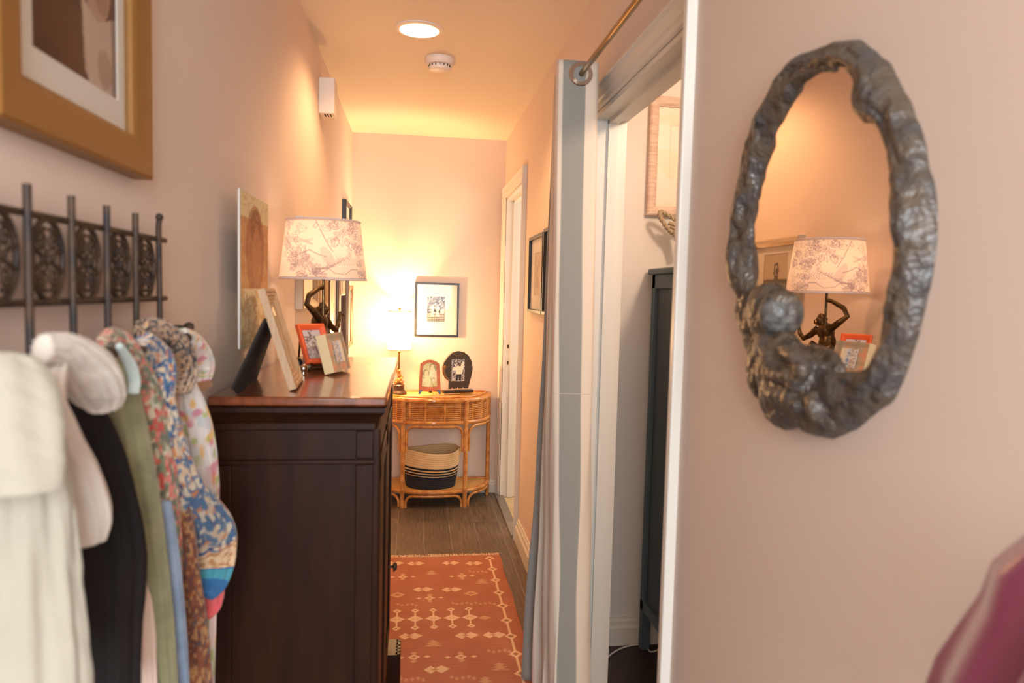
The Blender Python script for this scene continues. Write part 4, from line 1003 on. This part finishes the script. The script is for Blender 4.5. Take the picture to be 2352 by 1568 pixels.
# arched wooden photo frame on the console
def flat_shape(outline, hole, c, r, u, n, th):
    """extruded plate with an optional hole of the same vertex count"""
    mb = MB(); f = lambda p, d: c+r*p[0]+u*p[1]+n*d
    o0 = [f(p, 0) for p in outline]; o1 = [f(p, th) for p in outline]
    if hole is None:
        k = len(outline); mb.add(o0+o1, [tuple(range(k-1, -1, -1)), tuple(range(k, 2*k))]+[(i, (i+1) % k, k+(i+1) % k, k+i) for i in range(k)])
    else:
        h0 = [f(p, 0) for p in hole]; h1 = [f(p, th) for p in hole]; mb.loops([h0, o0, o1, h1, h0])
    return mb
b0_ = P(961, 905, z=ZTT+.006); b1_ = P(1012, 905, z=ZTT+.006); r = (b1_-b0_).normalized(); wid = (b1_-b0_).length
nb = r.cross(UP); ln = math.radians(8); u = (UP*math.cos(ln)-nb*math.sin(ln)); n = r.cross(u); c = (b0_+b1_)/2
hgt = (P(985, 828, y=c.y).z-ZTT)
t = thing('photo_frame', c, 'copper brown arched frame with a green tinted photo, on the rattan console', 'photo frame')
N_ = 40; o_ = []; hl = []
for k in range(N_):
    # perimeter parametrisation: bottom, right, top arc, left
    q = k/N_*4; s_ = int(q); f = q-s_
    wb, wt, hb, ht = wid*.5, wid*.43, hgt*.10, hgt*.88
    if s_ == 0: pO = (-wb+2*wb*f, hb); pH = (-.7*wb+1.4*wb*f, hgt*.23-.018*hgt*4*f*(1-f))
    elif s_ == 1: pO = (wb+(wt-wb)*f, hb+(ht-hb)*f); pH = (.7*wb+(.68*wt-.7*wb)*f, hgt*.23+(hgt*.82-hgt*.23)*f)
    elif s_ == 2: pO = (wt-2*wt*f, ht+.115*hgt*4*f*(1-f)); pH = (.68*wt-1.36*wt*f, hgt*.82+.09*hgt*4*f*(1-f))
    else: pO = (-wt+(wt-wb)*f, ht+(hb-ht)*f); pH = (-.68*wt-(.7*wb-.68*wt)*f, hgt*.82+(hgt*.23-hgt*.82)*f)
    o_.append(pO); hl.append(pH)
flat_shape(o_, hl, c, r, u, n, .014).build('frame', M_copper, t, smooth=False, bevel=.001)
mb = MB(); mb.grid(lambda a, b: c+r*((a-.5)*wid*.74)+u*(hgt*(.20+.70*b))+n*.003, 78, 108, 0, ph_green()); mb.build('photo', M_attrg, t, smooth=False)
for s_ in (-1, 1):
    ft = [(s_*wid*.50, 0), (s_*wid*.50, hgt*.115), (s_*wid*.28, hgt*.115), (s_*wid*.38, hgt*.06), (s_*wid*.42, 0)]
    flat_shape(ft if s_ < 0 else ft[::-1], None, c-n*.001, r, u, n, .017).build('foot', M_black, t, smooth=False)
mb = MB(); mb.add([c+u*hgt*.6, c+u*hgt*.6+r*.02, c-nb*.07+r*.02, c-nb*.07], [(0, 1, 2, 3)]); mb.build('easel_leg', M_black, t, smooth=False, solid=.003)

# elephant frame
b0_ = P(1017, 903, z=ZTT+.006); b1_ = P(1084, 900, z=ZTT+.006); r = (b1_-b0_).normalized(); wid = (b1_-b0_).length; n = -r.cross(UP)*-1; c = (b0_+b1_)/2
n = r.cross(UP); sc = wid/(1084-1017)
t = thing('photo_frame', c, 'dark elephant-shaped wooden frame on its plinth, on the rattan console', 'photo frame')
T_ = Matrix.Translation(c) @ Matrix((r, n*-1, UP)).transposed().to_4x4()
mb = MB().box((-wid/2, -.028, 0), (wid/2, .022, .020), T=T_); mb.build('plinth', mat('ebony', (42, 30, 24), .35), t, bevel=.004)
EPX = [(1029, 893), (1030, 877), (1022, 871), (1016, 860), (1014.5, 848), (1018, 836), (1026, 825), (1037, 816), (1050, 813), (1063, 816), (1073, 823), (1080, 835), (1083, 850), (1080, 868), (1076, 882), (1073, 893), (1064, 893), (1062.5, 886), (1060, 893), (1052, 893), (1050, 886), (1047.5, 893), (1039, 893), (1037.5, 886), (1035, 893)]
ol = [((a-1050.5)*sc, (902-b)*sc+.0) for a, b in EPX]
me_ = flat_shape(ol[::-1], None, c+n*-.004, r, UP, n, .016)
me_.build('elephant_body', mat('dark_carved_wood', (48, 34, 24), .3, coat=.4, rgb2=(64, 42, 24), nscale=30), t, smooth=False)
X_ = lambda a, b, d: c+r*((a-1050.5)*sc)+UP*((902-b)*sc)+n*d
mb = MB(); mb.tube([X_(1020, 843, .014), X_(1016.5, 855, .015), X_(1020, 866, .015), X_(1030, 875, .013)], [.010, .008, .007, .005], 10); mb.build('trunk', M_trunk, t); mb = MB(); mb.tube([X_(1037, 818, .013), X_(1044, 823, .014), X_(1055, 823, .014), X_(1062, 817, .013)], .003, 8); mb.build('carved_band', M_trunk, t); mb = MB()
mb.tube([X_(1021, 848, .016), X_(1025, 845, .018), X_(1027, 840, .016)], .003, 8); mb.build('eye_ridge', M_trunk, t)
mb = MB(); mb.add([X_(1026, 870, -.006), X_(1027, 853, -.006), X_(1028.5, 853, -.006), X_(1030, 870, -.006)], [(0, 1, 2, 3)])
mb = MB(); mb.grid(lambda a, b: X_(1034+30*a, 877-47*b, .0135), 68, 108, 0, ph_family()); mb.build('photo', M_attrg, t, smooth=False)

# ------------------------------------------------------------ rug
RX0, RX1, RY0, RY1 = -.16, .462, 2.10, 3.69
def rug_img():
    w, h = 250, 640; p = Pic(w, h, (184, 118, 92)); p.mott(30, (176, 110, 84), .5, 1, .5)
    for k in range(0, h, 2): p.a[k] *= .93+.07*math.sin(k*.7)
    Wm, Hm = RX1-RX0, RY1-RY0; c = (232, 198, 160); c2 = (212, 168, 126); cin = (150, 92, 48)
    ru = lambda x: (x-RX0)/Wm; rv = lambda y: (y-RY0)/Hm
    def dia(x, y, a, b, cc=c, al=.9): u_, v_ = np.abs(p.u*Wm-(x-RX0)), np.abs(p.v*Hm-(y-RY0)); p.put(u_/a+v_/b < 1, cc, al)
    def pt(px, py): q = P(px, py, z=.006); return q.x, q.y
    # border of linked diamonds
    bx_ = .405
    ybs = [RY1-.05-k*.142 for k in range(12)]
    p.line([(ru(bx_), rv(ybs[0])), (ru(bx_), 0)], .007, c, .85, Wm/Hm)
    for k, y in enumerate(ybs): dia(bx_, y, .027, .029); dia(bx_, y, .013, .014, cin, .8)
    def cloud(x, y, s=1.0, cc=c):
        dia(x-.020*s, y, .026*s, .027*s, cc, .85); dia(x+.019*s, y, .032*s, .027*s, cc, .85); dia(x-.004*s, y, .016*s, .008*s, (184, 118, 92), .8)
    def star(x, y, s=1.0):
        dia(x, y, .025*s, .022*s, c, .8); dia(x, y+.030*s, .014*s, .014*s, c2, .8); dia(x, y-.030*s, .014*s, .014*s, c2, .8); dia(x, y, .009*s, .008*s, (184, 114, 86), .8); dia(x-.050*s, y, .014*s, .010*s, c, .8); dia(x+.050*s, y, .014*s, .010*s, c, .8)
    def moth(x, y):
        for k in range(3): dia(x, y+.018*k-.01, .038-.009*k, .013, c2, .7)
        dia(x, y-.02, .02, .010, (180, 110, 84), .7)
    def scatter(x, y):
        for dx in (-.040, -.022, 0, .022, .040): dia(x+dx, y+.008*math.sin(dx*120), .009, .014, c2, .6)
    Z = lambda zx, zy: pt(860+zx/4.505, 1220+zy/4.505)
    for zx, zy in ((210, 330), (425, 332), (785, 325), (1025, 328)): cloud(*Z(zx, zy), .95)
    for zx, zy in ((500, 600), (795, 600), (370, 1080), (950, 1075), (1235, 1070), (640, 1425)): cloud(*Z(zx, zy))
    for zx, zy in ((295, 468), (905, 462), (575, 688), (410, 1300), (895, 1295)): star(*Z(zx, zy))
    for zx, zy in ((590, 435), (1110, 525), (610, 1165), (1300, 1410), (1150, 1560)): moth(*Z(zx, zy))
    for zx, zy in ((1070, 415), (340, 755), (905, 745), (1145, 745), (390, 1525), (915, 1510), (1290, 1235)): scatter(*Z(zx, zy))
    for zx, zy in ((240, 655), (1000, 640)): q = Z(zx, zy); dia(q[0], q[1], .036, .030, c2); dia(q[0], q[1], .016, .013, (184, 114, 86))
    y0 = Z(600, 898)[1]
    for k in range(6):
        x = Z(990, 898)[0]-k*.0775; dia(x, y0, .036, .031); dia(x, y0, .014, .011, c2, .9); p.line([(ru(x), rv(y0-.085)), (ru(x), rv(y0+.085))], .005, c, .85, Wm/Hm)
        for s_ in (-.080, .080): dia(x, y0+s_, .019, .020); dia(x, y0+s_, .006, .006, cin)
    q = Z(1140, 890); dia(q[0], q[1], .030, .020, c2, .8)
    p.rect(0, rv(RY1-.006), 1, 1, (222, 150, 100), .8)
    return p.a
t = thing('rug', ((RX0+RX1)/2, (RY0+RY1)/2, 0), 'terracotta flat-woven rug with cream diamonds and fringe, on the plank floor', 'rug')
mb = MB(); im = rug_img()
def rf(u, v): return (RX0+(RX1-RX0)*u+.004*math.sin(v*21)*(u > .98), RY0+(RY1-RY0)*v, .0055+.0008*math.sin(v*33+u*8))
mb.grid(rf, 249, 639, 0, im); mb.grid(lambda u, v: (RX0+(RX1-RX0)*(1-u), RY0+(RY1-RY0)*v, .0008), 2, 2, 0, Pic(4, 4, (184, 118, 92)).a)
for xx in (RX0, RX1): mb.grid(lambda u, v: (xx, RY0+(RY1-RY0)*v, .0008+.0052*u), 1, 100, 0, Pic(4, 4, (184, 118, 92)).a)
ed = []

mb.build('woven_field', M_rug, t, autos=180)
mb = MB(); rr = random.Random(5)
for i in range(210):
    x = RX0+(RX1-RX0)*(i+.5)/210; L = rr.uniform(.018, .042); a = rr.uniform(-.6, .6)
    mb.tube([(x, RY1-.004, .004), (x+a*L*.5, RY1+L*.5, .005+rr.random()*.004), (x+a*L*1.3, RY1+L*math.cos(a), .003)], [.0016, .0014, .0009], 5)
o = mb.build('fringe', M_fringe, t, autos=180); o['kind'] = 'stuff'

# ------------------------------------------------------------ curtain and rod
rodp = P(1335, 170, y=2.15); RXx, RZ = rodp.x, rodp.z
t = thing('curtain_rod', (RXx, 2.0, RZ), 'thin aged brass curtain rod above the near doorway', 'curtain rod')
mb = MB().tube([(RXx, .95, RZ), (RXx, 2.43, RZ)], .0085, 14); mb.build('rod', M_brass, t)
mb = MB(); mb.tube([(RXx, 2.425, RZ), (XR-.004, 2.425, RZ)], .006, 8); mb.lathe([(.022, 0), (.022, .004)], T=Matrix.Translation((XR-.004, 2.425, RZ)) @ Matrix.Rotation(PI/2, 4, 'Y'), n=20); mb.build('bracket', M_brass, t)
t = thing('curtain', (RXx, 2.3, 0), 'grey and cream striped grommet curtain gathered beside the near doorway', 'curtain')
CZT = P(1320, 139, y=2.15).z
# zigzag in plan: (x, y, colour index) for top, then for the hem; segments subdivided
xw, xh = P(1376, 200, y=2.15).x, P(1283, 200, y=2.15).x
GREY, CRM, PNK = (148, 145, 138), (224, 207, 188), (218, 186, 166)
topP = [(xw, 2.165), (xw-.012, 2.150), (RXx+.012, 2.148), (xh+.010, 2.150), (xh-.001, 2.156), (xh-.002, 2.172), (xh+.03, 2.19), (xw-.015, 2.20), (xw-.006, 2.215), (xw-.03, 2.225), (xh+.02, 2.235), (xh-.002, 2.25), (xh+.03, 2.27), (xw-.01, 2.285), (xw-.01, 2.30), (xh+.02, 2.315), (xh+.0, 2.33), (xh+.03, 2.35), (xw-.02, 2.37), (xh+.02, 2.395), (xh+.004, 2.41), (xh+.04, 2.43)]
topP = [(x+(.0 if k < 6 else (y-2.16)*.13), y) for k, (x, y) in enumerate(topP)]
botP = [(.575, 2.150), (.560, 2.120), (.520, 2.105), (.462, 2.115), (.448, 2.125), (.444, 2.145), (.47, 2.17), (.55, 2.19), (.56, 2.21), (.53, 2.225), (.45, 2.235), (.432, 2.25), (.45, 2.28), (.54, 2.30), (.54, 2.32), (.47, 2.34), (.425, 2.36), (.45, 2.39), (.54, 2.41), (.45, 2.44), (.405, 2.455), (.41, 2.48)]
colP = [CRM, CRM, GREY, CRM, PNK, CRM, CRM, GREY, GREY, CRM, CRM, PNK, GREY, GREY, CRM, CRM, PNK, CRM, GREY, GREY, GREY, GREY]
SUB = 10; n_ = (len(topP)-1)*SUB
tp = smooth_path(topP, n_); bp_ = smooth_path(botP, n_)
im = np.zeros((4, n_+1, 3))
for i in range(n_+1):
    q = i/SUB; k = min(int(q+.0001), len(colP)-1)
    im[:, i] = lin(colP[k])
# front face: the first fold is cream right of the grommet and grey left of it
hemz = .012
def cf(u, v):
    i = int(round(u*n_)); a, b = tp[i], bp_[i]; w = (1-v)**1.35
    x, y = a[0]+(b[0]-a[0])*w, a[1]+(b[1]-a[1])*w
    x += .0045*math.sin(u*37+v*9)*(1-v)+.003*math.sin(v*23+u*60)*(1-v); y += .010*math.sin(v*6+u*20)*(1-v)
    return (x, y, hemz+(CZT-hemz)*v)
mb = MB(); mb.grid(cf, n_, 90, 0, im)
mb.build('fabric', mat('striped_cotton', attr=True, rough=.9, sheen=.2, bump=.2, bscale=500, transl=.12), t, autos=180, solid=.0015)
mb = MB(); sz = P(1300, 903, y=2.14).z; pts = []
for i in range(0, SUB*5): u = i/n_; v = (sz-hemz)/(CZT-hemz); p = cf(u, v); pts.append((p[0], p[1]-.0012, p[2]))
mb.tube(pts, .0011, 5, flat=.6); o = mb.build('seam', mat('seam_thread', (214, 198, 182), .9), t, autos=180)
for yy in (2.148, 2.20, 2.24, 2.29, 2.33, 2.375):
    mb = MB(); pr = [(.0235, -.002), (.034, -.003), (.037, 0), (.034, .003), (.0235, .003), (.0225, 0)]
    Tm = Matrix.Translation((RXx-.001, yy, RZ)) @ Matrix.Rotation(PI/2, 4, 'X')
    mb.lathe(pr+[pr[0]], T=Tm, n=32, cap=False); mb.build('grommet', M_steel, t)

# ------------------------------------------------------------ side room things
cb = P(1465, 1480, z=0)
fx0 = P(1499, 700, y=2.66).x; CT = P(1492, 617, y=2.66).z
t = thing('cabinet', (fx0+.2, 2.45, 0), 'blue-grey painted cabinet on legs in the room beyond the near doorway', 'cabinet')
ca, cb_ = fx0, 2.15
mb = MB().box((fx0-.018, cb_-.02, CT-.022), (fx0+.42, 2.685, CT)); mb.build('top', M_blue, t, bevel=.006)
mb = MB()
for x in (fx0, fx0+.365):
    for y in (cb_, 2.64): mb.box((x, y, 0), (x+.035, y+.035, CT-.022))
mb.box((fx0, cb_, CT-.075), (fx0+.40, 2.675, CT-.022)).box((fx0, cb_, .16), (fx0+.40, 2.675, .20))
mb.build('frame', M_blue, t, bevel=.002)
mb = MB().box((fx0+.012, cb_+.01, .19), (fx0+.39, 2.665, CT-.03)); mb.build('side_panel', M_bluep, t, smooth=False)
# framed panel on the room wall
yw = 2.70; a = P(1482, 495, y=yw); b = P(1505, 180, y=yw)
pw_ = .46; z0, z1 = a.z, 2.16
def im_panel():
    p = Pic(120, 150, (234, 220, 204)); p.line([(.14, .30), (.14, .82), (.9, .82), (.9, .30), (.14, .30)], .008, (206, 176, 146), .6); p.line([(.20, .30), (.24, .84)], .02, (246, 226, 200), .8)
    for k in range(3): p.line([(.5+.16*math.cos(q)*(1-.2*k), .42+.13*math.sin(q)*(1-.2*k)) for q in [2*PI*i/24*.9+k for i in range(25)]], .010, (150, 118, 92), .8)
    p.mott(20, (240, 200, 160), .6, 3, .4); return p.a
picture('wall_panel', 'large weathered whitewashed frame on the white wall, seen through the near doorway', 'wall art', (a.x+pw_/2, yw, (z0+z1)/2), (1, 0, 0), UP, pw_, z1-z0, .036, .028, mat('whitewashed_wood', (224, 202, 186), .7, rgb2=(204, 176, 158), nscale=18, stretch=(1, 1, 8)), img=im_panel(), glass=False, res=(110, 140), photo_name='panel')
# rope loop in front of it
rp = lambda x, y: P(x, y, y=2.62)
t = thing('rope_loop', rp(1530, 560), 'looped twisted rope hanging below the whitewashed frame in the side room', 'rope')
def twist(path, r, turns):
    pts = smooth_path([tuple(p) for p in path], 60); mb = MB()
    for s_ in (0, PI):
        L = []
        for i, p in enumerate(pts):
            p = Vector(p); tn = (Vector(pts[min(i+1, 60)])-Vector(pts[max(i-1, 0)])).normalized(); e = tn.orthogonal().normalized(); e = Vector((0, 1, 0)); e = (e-tn*e.dot(tn)).normalized(); f = tn.cross(e)
            a = s_+turns*2*PI*i/60; L.append(p+(e*math.cos(a)+f*math.sin(a))*r*.55)
        mb.tube(L, r*.62, 7)
    return mb
m1 = twist([rp(1575, 520), rp(1545, 500), rp(1520, 487), rp(1516, 497), rp(1530, 520), rp(1545, 536)], .0085, 7); m1.build('loop', M_rope, t, autos=180)
m2 = MB()
for k in range(7):
    c0 = rp(1543+2.5*k+6, 515+9*k); m2.tube([c0+Vector((-.024+.002*k, 0, .004)), c0+Vector((0, -.010, -.003)), c0+Vector((.024-.002*k, 0, .002))], .0068, 8)
m2.tube([rp(1553, 510), rp(1562, 575)], .012, 8)
m2.build('wrapped_knot', M_rope, t, autos=180)
# cable on the floor
cp = [P(1384, 1528, z=.004), P(1400, 1505, z=.004), P(1428, 1488, z=.004), P(1462, 1480, z=.004), P(1482, 1482, z=.004), P(1494, 1496, z=.004), P(1515, 1490, z=.004), P(1535, 1475, z=.004)]
cp = [Vector(p) for p in smooth_path([tuple(p) for p in cp], 50)]
o = MB().tube(cp, .0032, 8).build('power_cable', M_cable); tag(o, 'white power cable lying on the dark floor of the side room', 'cable')
